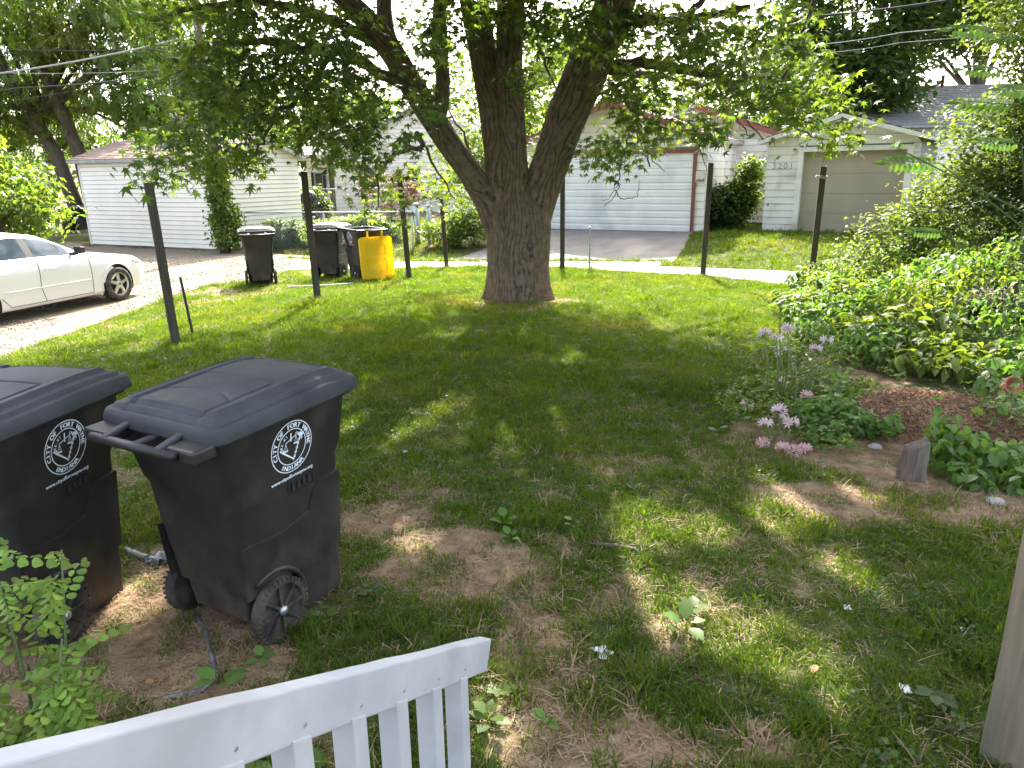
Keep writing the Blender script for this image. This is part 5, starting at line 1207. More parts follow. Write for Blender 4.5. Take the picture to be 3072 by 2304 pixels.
for k in range(14):   # limbs up in the crown
    a = rng.uniform(0, 2 * np.pi); q = np.array([TX + math.cos(a) * .5, TY + math.sin(a) * .5, 4.9]); e = np.array([TX + math.cos(a) * 4.5, TY - 1 + math.sin(a) * 5, rng.uniform(7, 11)])
    branch([q, q * .5 + e * .5 + [0, 0, .8], e], .14, .03, 'branch')

# ------------------------------------------------------------------ background trees and shrubs
def bgtree(name, x, y, trunk_h, crowns, leafm, size, n, label, group=None, tr=.25, tmpl=RH, lean=0, droop=.5, cat='tree', per=40, spread=.34, trunks=1, mix2=None):
    """crowns: list of (dx, dy, z, rx, ry, rz) lobes; foliage gathered in clumps with gaps between"""
    z0 = float(terrain(x, y)); O = np.array([x, y, z0]); root = thing(name, O, 0, label, cat, group)
    vol = np.array([c[3] * c[4] * c[5] for c in crowns]) ** (2 / 3); vol /= vol.sum(); Ps = []
    for c, w in zip(crowns, vol):
        k = max(1, int(n * w / per)); cc = blob(k, c[:3], c[3:], .45); Ps.append(clumps(k, cc, [spread * 1.2, spread * 1.2, spread * .6], per))
    P = np.concatenate(Ps); P = P[P[:, 2] > .05]
    V_, F_ = leaves(P, size * rng.uniform(.7, 1.3, len(P)), tmpl, droop=droop)
    if mix2: npmesh('foliage', V_, F_, [leafm, mix2], root, np.repeat((noise(P[:, 0] + x, P[:, 2], 1.4, 3) > .62).astype(int), len(tmpl[1])))
    else: npmesh('foliage', V_, F_, leafm, root)
    for k in range(trunks):
        mb = MB(); dx = (k - (trunks - 1) / 2) * tr * 3.5
        mb.tube([(dx * .6, 0, -.2), (dx + lean * .3, 0, trunk_h * .5), (dx * 1.5 + lean, 0, trunk_h), (dx * 2 + lean * 1.5, .1, trunk_h * 1.5)], [tr * 1.15, tr, tr * .85, tr * .5], 10, wob=.06); mb.build('trunk', MT['barkl'], root, True)
    mb = MB()
    for c in crowns:
        for q in range(3):
            e = np.array(c[:3]) + rng.uniform(-.6, .6, 3) * np.array(c[3:]); mb.tube([(lean * .8, 0, trunk_h * .8), tuple(e * .5 + np.array([lean, 0, trunk_h]) * .5), tuple(e)], [tr * .4, tr * .22, tr * .08], 5)
    mb.build('branch', MT['barkl'], root, True); return root
G1 = 'trees behind the garages'
bgtree('locust_tree', -19.0, 34, 6.0, [(-3, 0, 7, 3.5, 3, 2.6), (2.5, 0, 7.6, 3.6, 3, 3), (0, 0, 10, 4.5, 3.5, 3), (5.5, -1, 5.8, 3, 2.6, 2.4), (-5.5, 0, 5.0, 2.6, 2.6, 2.4), (-2.2, 1.5, 4.0, 2.4, 2, 1.6), (3.4, 1.5, 4.0, 2, 1.5, 1.5)], MT['locust'], .42, 13000, 'tall feathery dark locust tree with leaning trunks behind the vinyl sided garage', G1, tr=.3, tmpl=PIN, lean=-1.6, droop=1.0, trunks=2, spread=.5)
bgtree('locust_tree', -27, 36, 5, [(0, 0, 6, 4.5, 3, 4), (2, 0, 10, 5, 3, 3), (-3, 0, 3, 3, 3, 2.5)], MT['mid'], .42, 5200, 'feathery green tree filling the upper corner beyond the locust', G1, tmpl=PIN, droop=1, spread=.5)
bgtree('yellowing_tree', -15.5, 39, 5.5, [(0, 0, 8.2, 2.6, 2, 2.2), (1.5, 0, 6.0, 2.4, 2, 1.6), (-2, 0, 10, 2, 2, 1.2)], mat('yellow_leaf', (.24, .24, .04), .5, (.10, .16, .03), .8, island=.3, trans=.5, transcol=(1.5, 1.4, .4), coord='World'), .34, 3500, 'yellow green tree top showing above the garage ridge, left of the utility pole', G1, tmpl=PIN, droop=.8)
p = gpt(90, 720)
bgtree('leafy_shrub', -14.1, 20.5, 1.6, [(0, 0, 2.0, 1.8, 1.5, .95), (-.6, .2, 3.0, 1.1, 1.1, .9), (.8, -.1, 1.5, 1.4, 1.1, .6), (-2.2, .2, 2.2, 1.8, 1.4, 1.4), (-1.2, .1, 1.2, 1.1, 1, .5)], MT['bright'], .17, 15000, 'bright yellow green leafy shrub behind the parked car, left of the garage', None, tr=.10, cat='shrub', droop=.8, spread=.2, trunks=2)
bgtree('low_shrub', -12.6, 19.2, .3, [(0, 0, .45, 1.2, .6, .35), (-1.6, 0, .5, 1, .6, .4)], MT['bright'], .12, 3000, 'low bright shrub just above the white car roof', None, tr=.04, cat='shrub', spread=.15)
bgtree('broadleaf_tree', -14, 56, 5, [(0, 0, 6.2, 5, 3, 3.2), (4, 0, 4.0, 3, 3, 2.4), (-4, 0, 4.5, 3.4, 3, 3)], MT['bright'], .40, 5200, 'pale sunlit tree far behind the garage and the utility pole', G1, spread=.6)
bgtree('willowy_tree', -9.5, 50, 5, [(0, 0, 4.8, 2.8, 2, 2.0), (-3, 0, 4, 2.5, 2, 1.8)], MT['mid'], .34, 3600, 'soft yellow green tree above the roof between garage and house', G1, spread=.6, droop=1.2)
bgtree('broadleaf_tree', -2, 60, 6, [(0, 0, 7, 4.2, 3, 4), (-5, 0, 5.4, 3.5, 3, 3)], MT['mid'], .42, 4400, 'tall green tree above the house roof, left of the maple trunk', G1, spread=.6)
bgtree('broadleaf_tree', 3.5, 36, 4, [(0, 0, 5.6, 2.6, 2, 2.3), (-1.6, 0, 3.6, 1.8, 2, 1.7), (2.4, 0, 4.3, 1.8, 2, 1.8), (0, 0, 8, 2.4, 2, 1.6)], MT['bright'], .27, 8000, 'bright green tree right behind the middle garage, between the maple limbs', G1, spread=.4)
bgtree('broadleaf_tree', -.2, 27.5, 2, [(0, 0, 3.5, 1.6, 1.2, 1.7), (-.6, 0, 1.6, 1.4, 1, 1.0), (.5, 0, 5.4, 1.4, 1.2, 1.4)], MT['bright'], .17, 9000, 'leafy young tree growing between the fence and the middle garage', None, spread=.25, tr=.09)
bgtree('broadleaf_tree', 10.3, 46, 4, [(0, 0, 5, 3.4, 3, 2.6), (4, 0, 6.4, 3, 3, 3)], MT['mid'], .38, 4200, 'hazy green tree over the garage roofs, below the wires', G1, spread=.6)
bgtree('broadleaf_tree', 10.9, 29.5, 3, [(0, 0, 4.1, 1.3, 1.2, 1.3), (-.3, 0, 5.2, 1.0, 1, 1.0)], MT['bright'], .2, 4000, 'small bright tree between the middle garage and the 3201 garage', None, spread=.3, tr=.1)
bgtree('dark_tree', 14.4, 33, 5, [(0, 0, 8.3, 3.4, 3, 2.8), (-1.6, 0, 5.6, 2.3, 2.5, 1.8), (.8, 0, 5.3, 1.9, 2.5, 1.2), (3.4, 0, 8.4, 2.8, 2.5, 1.9), (0, 0, 11, 4, 3, 2)], MT['dark'], .31, 26000, 'large dark tree rising above the 3201 garage roof', G1, spread=.36, tr=.22)
bgtree('dark_tree', 21.5, 36, 6, [(0, 0, 8.8, 3.2, 2.6, 1.5), (-2.3, 0, 7.0, 1.8, 2, .7), (1.8, 0, 10.5, 3.4, 2, 1.3)], MT['dark'], .28, 8000, 'open dark tree with sky gaps above the long grey roof', G1, spread=.4, tr=.3)
for i, (x, y, h) in enumerate([(-48, 80, 9), (-30, 85, 9), (-16, 90, 8), (-4, 85, 8.5), (9, 95, 8), (20, 85, 8), (33, 90, 8), (46, 85, 8.5), (58, 80, 9)]):
    bgtree('distant_tree', x, y, 4, [(0, 0, h * .55, 7, 4, h * .42), (3, 0, h * .8, 4, 3, 2.2)], MT['mid'], .7, 1500, 'distant hazy green tree of the far row behind the houses', 'distant tree row', spread=1.0, tr=.3, per=24)
bgtree('climbing_shrub', 7.0, 23.55, 1.0, [(0, 0, .75, .42, .3, .7), (.45, -.1, 1.4, .28, .25, .9), (.05, 0, 1.1, .3, .3, .4)], MT['bright'], .12, 5200, 'climbing shrub against the left corner of the 3201 garage', None, tr=.03, cat='shrub', spread=.12, tmpl=OV)
bgtree('dark_shrub', 6.55, 23.4, .6, [(0, 0, .6, .5, .4, .6), (-.1, 0, .9, .3, .3, .45)], MT['mid'], .11, 3600, 'dark green shrub at the right foot of the middle garage', None, tr=.03, cat='shrub', spread=.12, tmpl=OV)
for (u, v, rx, rz_, mm, lab) in ((1010, 700, 1.1, .55, 'bright', 'bright weeds climbing the chain link fence behind the closed cart'), (830, 640, .9, .55, 'mid', 'green creeper over the fence top by the end of the garage'), (1110, 690, .9, .5, 'bright', 'leafy tangle on the fence behind the yellow lidded cart'), (940, 560, .5, .8, 'bright', 'yellow green bush in front of the house, behind a post')):
    b = gpt(u, 752 if v < 720 else v) if u < 930 or u > 960 else dp(u, 600, 33)
    bgtree('fence_bush', b[0], b[1] + .15, .3, [(0, 0, rz_ * .8, rx, .3, rz_), (rx * .5, 0, rz_ * .5, rx * .7, .3, rz_ * .6)], MT[mm], .10 if u != 940 else .15, 3800, lab, None, tr=.02, cat='shrub', spread=.1, tmpl=OV)
b = gpt(1140, 740); bgtree('dry_bush', *dp(1170, 570, 31)[:2], .5, [(0, 0, 1.1, 1.3, .6, .8)], MT['redtwig'], .10, 3500, 'red brown dried bush in front of the house wall', None, tr=.03, cat='shrub', spread=.2)
b = gpt(1420, 720); bgtree('fence_bush', 0 + b[0], b[1] + .5, .5, [(0, 0, .7, .8, .4, .6), (-.8, 0, .45, .7, .4, .4)], MT['bright'], .11, 3600, 'tall weeds along the fence just left of the maple trunk', None, tr=.02, cat='shrub', spread=.13)

# the hedge of honeysuckle and the bank of vines on the right
def sticks(root, n, c, r, h, rad_=.012):
    mb = MB()
    for _ in range(n):
        a = rng.uniform(0, 2 * np.pi); q = rng.uniform(0, .5); x, y = math.cos(a) * r[0] * q, math.sin(a) * r[1] * q
        mb.tube([(x * .4, y * .4, 0), (x, y, h * .5), (x * 1.8 + rng.normal(0, .3), y * 1.8 + rng.normal(0, .2), h)], [rad_ * 1.5, rad_, rad_ * .4], 5)
    mb.build('stem', MT['twig'], root, True)
K = 1.30
lobes = [(0, 0, 2.0, 1.5, 1.1, 1.3), (-.4, -.1, 3.1, .9, 1.0, .9), (1.0, 0, 3.6, 1.2, 1.2, 1.4), (.8, -.5, 1.4, 1.4, 1.0, 1.2), (-1.0, .4, 1.6, .9, .8, .9), (1.3, .2, 5.2, 1.3, 1.2, 1.3), (2.4, -.4, 3.4, 1.5, 1.2, 2.0), (1.7, -.5, 4.4, 1.3, 1.0, 1.3), (-1.7, 0, 1.5, .8, .7, .9), (-1.35, 0, 2.5, .7, .7, .6), (-2.3, .3, 1.15, .6, .6, .6), (-1.25, 0, 4.2, .7, .8, .8), (-1.0, 0, 5.3, .95, .8, .9), (-.7, 0, 3.3, .7, .8, .8)]
lobes = [(a * K, b * K, HC + (c - HC) * K, d * K, e * K * .8, f * K) for a, b, c, d, e, f in lobes]
SH_ = bgtree('honeysuckle_shrub', 7.35 * K, 9.3 * K, 1.4, lobes, MT['shrub'], .085, 135000, 'tall dense pale leaved honeysuckle shrub filling the upper right side', None, tr=.05, cat='shrub', spread=.17, per=40, trunks=3)
sticks(SH_, 30, None, (1.9, 1.4), 5.0)
# the nearer end of the same hedge row, beyond the picture's edge, comes in at the right
SH2 = bgtree('honeysuckle_shrub', 8.1, 8.9, 1.2, [(0, 0, 1.6, .9, .9, 1.2), (.3, 0, 3.0, .9, .9, 1.2), (.5, .2, 4.6, 1.0, .9, 1.0)], MT['shrub'], .075, 26000, 'nearer honeysuckle shrub cut by the photo edge above the bank of vines', None, tr=.04, cat='shrub', spread=.15, per=40)
AIL = thing('sapling', (6.1, 9.6, 0), 0, 'young tree of heaven with long feathered leaves reaching left over the bank', 'sapling')
Pp = []; Rr = []
mb = MB()
for (u, v, d, az, s) in [(2650, 480, 9.2, 185, .75), (2860, 300, 9.3, 150, .7), (2960, 110, 9.0, 100, .7), (2840, 80, 9.2, 200, .7), (2930, 420, 9.0, 190, .6), (2700, 420, 9.3, 60, .4), (2730, 690, 9.4, 185, .5), (2990, 260, 8.6, 160, .6), (2880, 200, 9.0, 170, .6)]:
    tip = dp(u, v, d); base_ = tip + np.array([-math.cos(rad(az)) * s, -math.sin(rad(az)) * s, -.10]); base_ = tip + np.array([s, .1, -.05]) if 150 < az < 210 else base_
    dr_ = tip - base_; dr_ /= np.linalg.norm(dr_); x = np.cross(dr_, [-.1, -.75, .6]); x /= np.linalg.norm(x); z = np.cross(x, dr_); Rr.append(np.stack([x, dr_, z], 1)); Pp.append((base_, s)); mb.tube([tuple(base_ - [6.1, 9.6, 0]), tuple(tip - [6.1, 9.6, 0])], [.006, .003], 4); mb.tube([tuple(base_ - [6.1, 9.6, 0]), (.5, 0, max(.2, base_[2] - .8)), (.6, 0, 0)], [.008, .014, .02], 5)
mb.build('stem', MT['stalk'], AIL)
TT = pinnate(8, .11, .22)
for q_ in range(len(Pp)): V1, F1 = leaves(np.array([Pp[q_][0] - [6.1, 9.6, 0]]), np.array([Pp[q_][1]]), TT, np.array([Rr[q_]])); npmesh('leaf_frond', V1, F1, MT['fresh'], AIL)

BANK = np.array([(3.45, 8.6), (3.75, 9.6), (4.2, 10.8), (4.9, 12.6), (5.75, 14.6), (6.2, 15.6), (9, 16.4), (14, 15), (14, 5.5), (6.2, 5.9), (4.9, 6.75), (4.2, 7.2), (3.7, 7.7)])
def bank_h(x, y):
    # distance inside the edge, by sampling
    d = np.full(np.shape(x), 9.0)
    n = len(BANK)
    for i in range(n):
        a = BANK[i]; b_ = BANK[(i + 1) % n]; ab = b_ - a; t = np.clip(((x - a[0]) * ab[0] + (y - a[1]) * ab[1]) / (ab @ ab), 0, 1)
        d = np.minimum(d, np.hypot(x - a[0] - t * ab[0], y - a[1] - t * ab[1]))
    return .12 + 1.0 * ss(d, 0, 2.6) * (.55 + .9 * (fbm(x, y, 1.3, 51) - .3)) + .42 * fbm(x, y, .5, 57)
n = 30000; X = rng.uniform(3.3, 11, n * 2); Y = rng.uniform(5.4, 16.4, n * 2); k = inpoly(X + (noise(X, Y, .5, 61) - .5) * .6, Y, BANK); k = k & (noise(X, Y, .42, 99) > .22); X, Y = X[k], Y[k]
Hh = bank_h(X, Y); Z = Hh * rng.uniform(.35, 1.05, len(X)) ** .6 + terrain(X, Y)
sz = np.where(noise(X, Y, 1.1, 71) > .45, .125, .075) * rng.uniform(.45, 1.5, len(X))
P = np.stack([X, Y, Z], 1); sel = noise(X, Y, .8, 73) > .45
V1, F1 = leaves(P, sz, (OV[0] * [.66, 1, 1.6], OV[1]), droop=.7)
o = npmesh('bramble_bank', V1, F1, [MT['vine'], MT['fresh']], None, np.repeat(sel.astype(int), 6), kind='stuff'); tag(o, 'low bank of vines and brambles along the right edge of the lawn', 'undergrowth')
mb = MB()
for _ in range(260):
    q = rng.integers(0, len(X)); a = rng.uniform(0, 6.28); l = rng.uniform(.3, .9); h = float(Hh[q]) * .8
    mb.tube([(X[q], Y[q], float(terrain(X[q], Y[q])) - .05), (X[q] + math.cos(a) * l * .5, Y[q] + math.sin(a) * l * .5, h), (X[q] + math.cos(a) * l, Y[q] + math.sin(a) * l, h * 1.15)], [.006, .005, .002], 3, caps=False)
tag(mb.build('bramble_stems', MT['twig'], None, kind='stuff'), 'thin brown stems among the vines of the bank', 'stems')
# lighter scattered seedlings over the bare bed in front of the bank
def patch(name, m, tmpl, n, poly, h, size, label, cat, droop=.5, thr=0., seed=5):
    poly = np.array(poly); X = rng.uniform(poly[:, 0].min(), poly[:, 0].max(), n * 3); Y = rng.uniform(poly[:, 1].min(), poly[:, 1].max(), n * 3); k = inpoly(X, Y, poly) & (noise(X, Y, .35, seed) > thr); X, Y = X[k][:n], Y[k][:n]
    hl = h * (.25 + 1.1 * noise(X, Y, .45, seed + 2)); Z = terrain(X, Y) + hl * rng.uniform(.3, 1, len(X)); V1, F1 = leaves(np.stack([X, Y, Z], 1), size * rng.uniform(.6, 1.3, len(X)), tmpl, droop=droop)
    o = npmesh(name, V1, F1, m, None, kind='stuff'); return tag(o, label, cat)
def gpoly(L_): return [gp(u, v, 0)[:2] for u, v in L_]
patch('low_weeds', MT['bright'], OV, 4600, gpoly([(2140, 1240), (2250, 1130), (2330, 1050), (2450, 960), (2560, 1090), (2660, 1200), (2680, 1320), (2560, 1420), (2380, 1330), (2200, 1300)]), .16, .045, 'low green weeds round the pink lilies', 'weeds', thr=.40)
patch('low_weeds', MT['fresh'], OV, 1900, gpoly([(2380, 1260), (2500, 1180), (2640, 1170), (2700, 1300), (2640, 1420), (2450, 1380)]), .24, .068, 'fresh green seedlings between the lilies and the bark mound', 'weeds', thr=.42, seed=8)
patch('leafy_creeper', MT['fresh'], OV, 620, gpoly([(2760, 1400), (2770, 1350), (2900, 1370), (3090, 1400), (3400, 1440), (3400, 1560), (3080, 1500), (2960, 1480), (2850, 1470)]), .34, .105, 'large leaved creeper spilling along the bed beside the stump', 'creeper', droop=1.1, thr=.15, seed=12)
patch('leafy_creeper', MT['fresh'], OV, 320, gpoly([(2880, 1290), (3000, 1260), (3400, 1260), (3400, 1400), (3060, 1340), (2960, 1340)]), .42, .10, 'leafy seedlings rising at the right end of the bark mound', 'creeper', thr=.3, seed=15)
patch('low_weeds', MT['vine'], OV, 3500, gpoly([(2360, 900), (2440, 860), (2500, 960), (2620, 1080), (2720, 1160), (2560, 1100), (2440, 1010)]), .2, .055, 'thin yellowish ground cover at the foot of the bank', 'weeds', thr=.4, seed=18)
# bark mound
mb = MB(); c = gp(2790, 1262, 0); c_m = c; NX, NY = 40, 26; vs = []
for j in range(NY):
    for i in range(NX):
        x = c[0] + (i / (NX - 1) - .5) * 1.7; y = c[1] + (j / (NY - 1) - .5) * 1.5; e = ((x - c[0]) / .78) ** 2 + ((y - c[1]) / .7) ** 2; vs.append((x, y, float(terrain(x, y)) - .03 + .20 * max(0, 1 - e) ** .8 + .03 * float(fbm(x, y, .2, 90))))
mb.add(vs, [(j * NX + i, j * NX + i + 1, (j + 1) * NX + i + 1, (j + 1) * NX + i) for j in range(NY - 1) for i in range(NX - 1)])
tag(mb.build('bark_mound', MT['redmulch'], None, True, kind='stuff'), 'low heap of reddish bark mulch in the bed', 'mulch')

# ------------------------------------------------------------------ lilies, seedling, stump, litter
def lily(x, y, z, tx, ty, tz, nfl, m, label, fs=.075, bend=.03):
    root = thing('pink_lily', (x, y, z), 0, label, 'flower', 'pink lilies in the bed'); h = np.array([tx - x, ty - y, tz - z])
    mb = MB(); mb.tube([(0, 0, -.02), tuple(h * .5 + [bend, 0, 0]), tuple(h)], [.0075, .0065, .005], 6); mb.build('stalk', MT['stalk'], root, True)
    for k in range(nfl):
        a = 2 * math.pi * k / nfl + rng.uniform(-.3, .3); el = rng.uniform(-.3, .8); d = np.array([math.cos(a) * math.cos(el), math.sin(a) * math.cos(el), math.sin(el)])
        up = np.array([0, 0, 1.]); x_ = np.cross(d, up); x_ /= np.linalg.norm(x_); z_ = np.cross(x_, d); c0 = h + d * .03; mb = MB(); mb.tube([tuple(h), tuple(h + d * .035)], .003, 4, caps=False)
        for q in range(6):
            b = 2 * math.pi * q / 6; rd = x_ * math.cos(b) + z_ * math.sin(b); sd_ = np.cross(d, rd); p0 = h + d * .03; p1 = h + d * fs * .75 + rd * fs * .16; p2 = h + d * fs * 1.15 + rd * fs * .55; p3 = h + d * fs * 1.1 + rd * fs * .8; w = fs * .12
            mb.add([tuple(p) for p in (p0, p1 - sd_ * w, p2 - sd_ * w, p3, p2 + sd_ * w, p1 + sd_ * w)], [(0, 1, 5), (1, 2, 4, 5), (2, 3, 4)])
        mb.build('blossom', m, root, True)
    return root
LL = [(2297, 1222, 2294, 1000, 5, 'petal', 'upright pink lily with the pale lilac head furthest to its left'), (2318, 1226, 2330, 1010, 4, 'petal', 'upright lily with a small pink head between two larger lilac ones'),
      (2345, 1212, 2365, 985, 7, 'petal', 'upright lily with the biggest pale lilac head'), (2338, 1205, 2343, 1056, 3, 'petal', 'upright lily with a small deep pink bud head halfway up the clump'), (2390, 1190, 2448, 1046, 5, 'petal', 'lily leaning right with a pale lilac head'), (2400, 1195, 2479, 1020, 5, 'petal', 'lily leaning furthest right with a loose pale head'),
      (2325, 1215, 2338, 935, 0, 'petal', 'tallest bare stalk of the lily clump'), (2375, 1230, 2385, 1080, 0, 'petal', 'bare stalk in the middle of the lily clump'), (2365, 1215, 2372, 1040, 0, 'petal', 'slender bare stalk beside the biggest lilac head'),
      (2318, 1330, 2338, 1232, 8, 'petal', 'low pink lily with a full head of curled trumpets in front'), (2335, 1338, 2372, 1268, 6, 'petal', 'low pink lily with open white pink trumpets hanging right'), (2300, 1335, 2298, 1272, 4, 'petal', 'low pink lily head just above the fallen flowers, leftmost'),
      (2220, 1250, 2241, 1215, 5, 'petalw', 'pink lily head lying at the lawn edge'), (2400, 1220, 2419, 1187, 4, 'petalw', 'drooping pale pink lily head right of the green stalks'), (2345, 1190, 2350, 1150, 5, 'petalw', 'salmon wilted lily head behind the green stalks')]
for (u, v, tu, tv, nf, m, lab) in LL:
    b = gpt(u, v); t = dp(tu, tv, b[1] + (0 if nf else .02)); lily(b[0], b[1], b[2], t[0], t[1], t[2], nf, MT[m], lab, fs=.050)
for u, v, lab in ((2281, 1345, 'fallen pink blossom cluster, at the lawn side'), (2341, 1358, 'fallen salmon pink blossom cluster below the low lilies'), (2372, 1368, 'fallen pale blossom cluster between two others'), (2407, 1362, 'fallen mauve pink blossom cluster on the soil')):
    b = gpt(u, v); r_ = lily(b[0], b[1], b[2], b[0] + .02, b[1] + .01, b[2] + .035, 9, MT['petalw'], lab, fs=.045); r_['category'] = 'fallen flower'
# locust seedling in front of the left cart
SD = thing('locust_seedling', (-1.70, 2.12, 0), 0, 'pale green locust seedling with round leaflets in front of the left carts', 'seedling')
TL = []
k = 5
for i in range(k):
    for sgn in (-1, 1): TL.append((sgn * .02, .12 + .76 * i / (k - 1), sgn, 1))
def roundleaf():
    V = []; Fc = []
    for i in range(k):
        for sgn in (-1, 1):
            y = .14 + .72 * i / (k - 1) + .02 * sgn; l = .19 * (1.1 - .35 * abs(i / (k - 1) - .45)); w = .075; o = np.array([0, y, -.28 * y * y]); d = np.array([sgn * math.cos(rad(18)), math.sin(rad(18)), .05]); q = np.array([-d[1], d[0], 0]) ; b = len(V)
            for t in range(8): an = 2 * math.pi * t / 8; V.append(o + d * (l / 2 + .012 + math.cos(an) * l / 2) + q * math.sin(an) * w + np.array([0, 0, -.045 * math.sin(an) ** 2 - .05 * math.cos(an)]))
            Fc += [[b, b + t, b + t + 1] for t in range(1, 7)]
    b = len(V)
    for t in range(8): an = 2 * math.pi * t / 8; V.append(np.array([math.sin(an) * .07, 1.0 + math.cos(an) * .085, -.30]))
    Fc += [[b, b + t, b + t + 1] for t in range(1, 7)]
    b = len(V); V += [np.array([-.004, 0, 0]), np.array([.004, 0, 0]), np.array([.003, .95, -.26]), np.array([-.003, .95, -.26])]; Fc += [[b, b + 1, b + 2], [b, b + 2, b + 3]]
    return np.array(V), np.array(Fc)
RT = roundleaf(); Pl, Rl, Sl = [], [], []
O = np.array([-1.66, 2.05, 0])  # stems are laid out about here
mb = MB(); stems = [((-1.58, 2.1, 0), (-1.52, 2.12, .5), (-1.46, 2.12, .92)), ((-1.62, 2.05, 0), (-1.60, 2.02, .5), (-1.60, 2.0, 1.0)), ((-1.60, 2.04, 0), (-1.50, 1.98, .35), (-1.42, 1.98, .68)), ((-1.64, 2.0, 0), (-1.80, 1.95, .45), (-1.86, 1.95, .80)), ((-1.6, 2.1, 0), (-1.5, 2.05, .25), (-1.45, 2.02, .45)), ((-1.75, 1.85, 0), (-1.7, 1.82, .3), (-1.62, 1.80, .55))]
for st in stems:
    st = [np.array(s) - O for s in st]; mb.tube([tuple(s) for s in st], [.007, .005, .003], 6)
    for _ in range(17):
        t = rng.uniform(.3, 1) * 2; p_ = st[0] + (st[1] - st[0]) * t if t < 1 else st[1] + (st[2] - st[1]) * (t - 1)
        az = rng.uniform(0, 2 * np.pi); el = rng.uniform(-.1, .8); d = np.array([math.cos(az) * math.cos(el), math.sin(az) * math.cos(el), math.sin(el)]); x = np.cross(d, [0, 0, 1]); x /= np.linalg.norm(x); z = np.cross(x, d)
        Pl.append(p_); Rl.append(np.stack([x, d, z], 1)); Sl.append(rng.uniform(.12, .22))
mb.build('stem', MT['stalk'], SD, True)
for q_ in range(len(Pl)): V1, F1 = leaves(np.array([Pl[q_]]), np.array([Sl[q_]]), RT, np.array([Rl[q_]])); npmesh('leaf_frond', V1, F1, MT['seedl'], SD)
# broad leaved plant at the foot of the railing
def rosette(name, x, y, n, size, m, label, cat='weed', h=.05, grp=None, el0=.2):
    z = float(terrain(x, y)); az = np.linspace(0, 2 * np.pi, n, endpoint=False) + rng.uniform(-.4, .4, n); el = rng.uniform(el0 - .2, el0 + .4, n)
    t = np.stack([np.cos(az) * np.cos(el), np.sin(az) * np.cos(el), np.sin(el)], 1); r = np.tile([0, 0, 1.], (n, 1)); X_ = np.cross(t, r); X_ /= np.linalg.norm(X_, axis=1)[:, None]; R = np.stack([X_, t, np.cross(X_, t)], 2)
    V1, F1 = leaves(t * size * .25 + [0, 0, h * .3] + rng.uniform(0, h, (n, 1)) * [0, 0, 1], size * rng.uniform(.7, 1.15, n), OV, R); o = npmesh(name, V1, F1, m, None); o.location = (x, y, z); return tag(o, label, cat, grp)
WG = 'broad leaved weeds in the lawn'
for (u, v, n, s, m, lab) in [(1515, 1585, 7, .085, 'fresh', 'bright broad leaved weed at the edge of the bare patch'), (1530, 1640, 6, .07, 'fresh', 'smaller leafy weed just below the bright one on the bare patch'), (2080, 1850, 6, .085, 'bright', 'sunlit pale burdock weed with one big leaf in the lawn'), (2055, 1905, 5, .10, 'fresh', 'broad pale leaf weed with a large upright leaf in shade'), (1115, 1795, 8, .06, 'mid', 'dark leafy weed beside the cart wheel'),
                         (980, 1870, 5, .06, 'fresh', 'small round leaved weed under the cart foot'), (790, 1995, 5, .07, 'fresh', 'small seedling in the bare soil before the wheel'), (665, 2080, 5, .10, 'fresh', 'weed by the black edging strip behind the railing'), (1500, 2100, 6, .07, 'bright', 'yellowish leafy weed right of the railing end'), (1470, 2180, 6, .07, 'bright', 'yellowish leafy weed below the railing end'), (2800, 2120, 8, .065, 'mid', 'leafy weed at the foot of the porch post'), (1640, 2190, 6, .05, 'fresh', 'tiny weed in the lower lawn'), (830, 2290, 7, .16, 'fresh', 'big leaved weed seen between the balusters'), (1900, 1470, 5, .05, 'mid', 'little weed in the lawn under the shade'), (2150, 1305, 6, .08, 'mid', 'weed with pointed leaves at the lawn edge by the lilies'), (1720, 1590, 5, .06, 'fresh', 'small weed in the sunlit grass near the root')]:
    b = gpt(u, v); rosette('lawn_weed', b[0], b[1], n, s, MT[m], lab, 'weed', grp=None)
# stump post in the bed
b = gpt(2728, 1438)
mb = MB(); pr = []
rings = []
for i in range(8):
    t = i / 7; z = t * .30; w = .085 * (1 - .25 * t); rings.append([(x * w + .02 * t + random.uniform(-.004, .004), y * .05 + random.uniform(-.004, .004), z + (.035 * x if i == 7 else 0) + (random.uniform(-.015, .015) if i == 7 else 0)) for x, y in ((1, -1), (1, 0), (1, 1), (0.2, 1), (-1, 1), (-1, 0), (-1, -1), (-.3, -1))])
loft(mb, rings); o = mb.build('broken_post', MT['rot'], None); o.location = (b[0], b[1], b[2] - .03); o.rotation_euler = (0, 0, rad(-10)); tag(o, 'short rotten wooden post stub at the front of the bed', 'stump')
def stone(u, v, s, m, label, name='stone', cat='stone', flat=.55):
    b = gpt(u, v); bm = bmesh.new(); bmesh.ops.create_icosphere(bm, subdivisions=2, radius=s)
    for q in bm.verts: q.co *= 1 + random.uniform(-.16, .16); q.co.z *= flat
    me = bpy.data.meshes.new(name); bm.to_mesh(me); bm.free(); me.materials.append(m); o = link(name, me); o.location = (b[0], b[1], b[2] + s * flat * .5); o.rotation_euler = (0, 0, random.uniform(0, 6)); return tag(o, label, cat)
stone(2985, 1512, .055, MT['rock'], 'pale grey stone on the brown mulch by the right edge')
stone(2625, 1345, .05, MT['rock'], 'pale stone beside the fresh seedlings, left of the rotten stub')
stone(700, 1205, .0, MT['rock'], 'x') if False else None
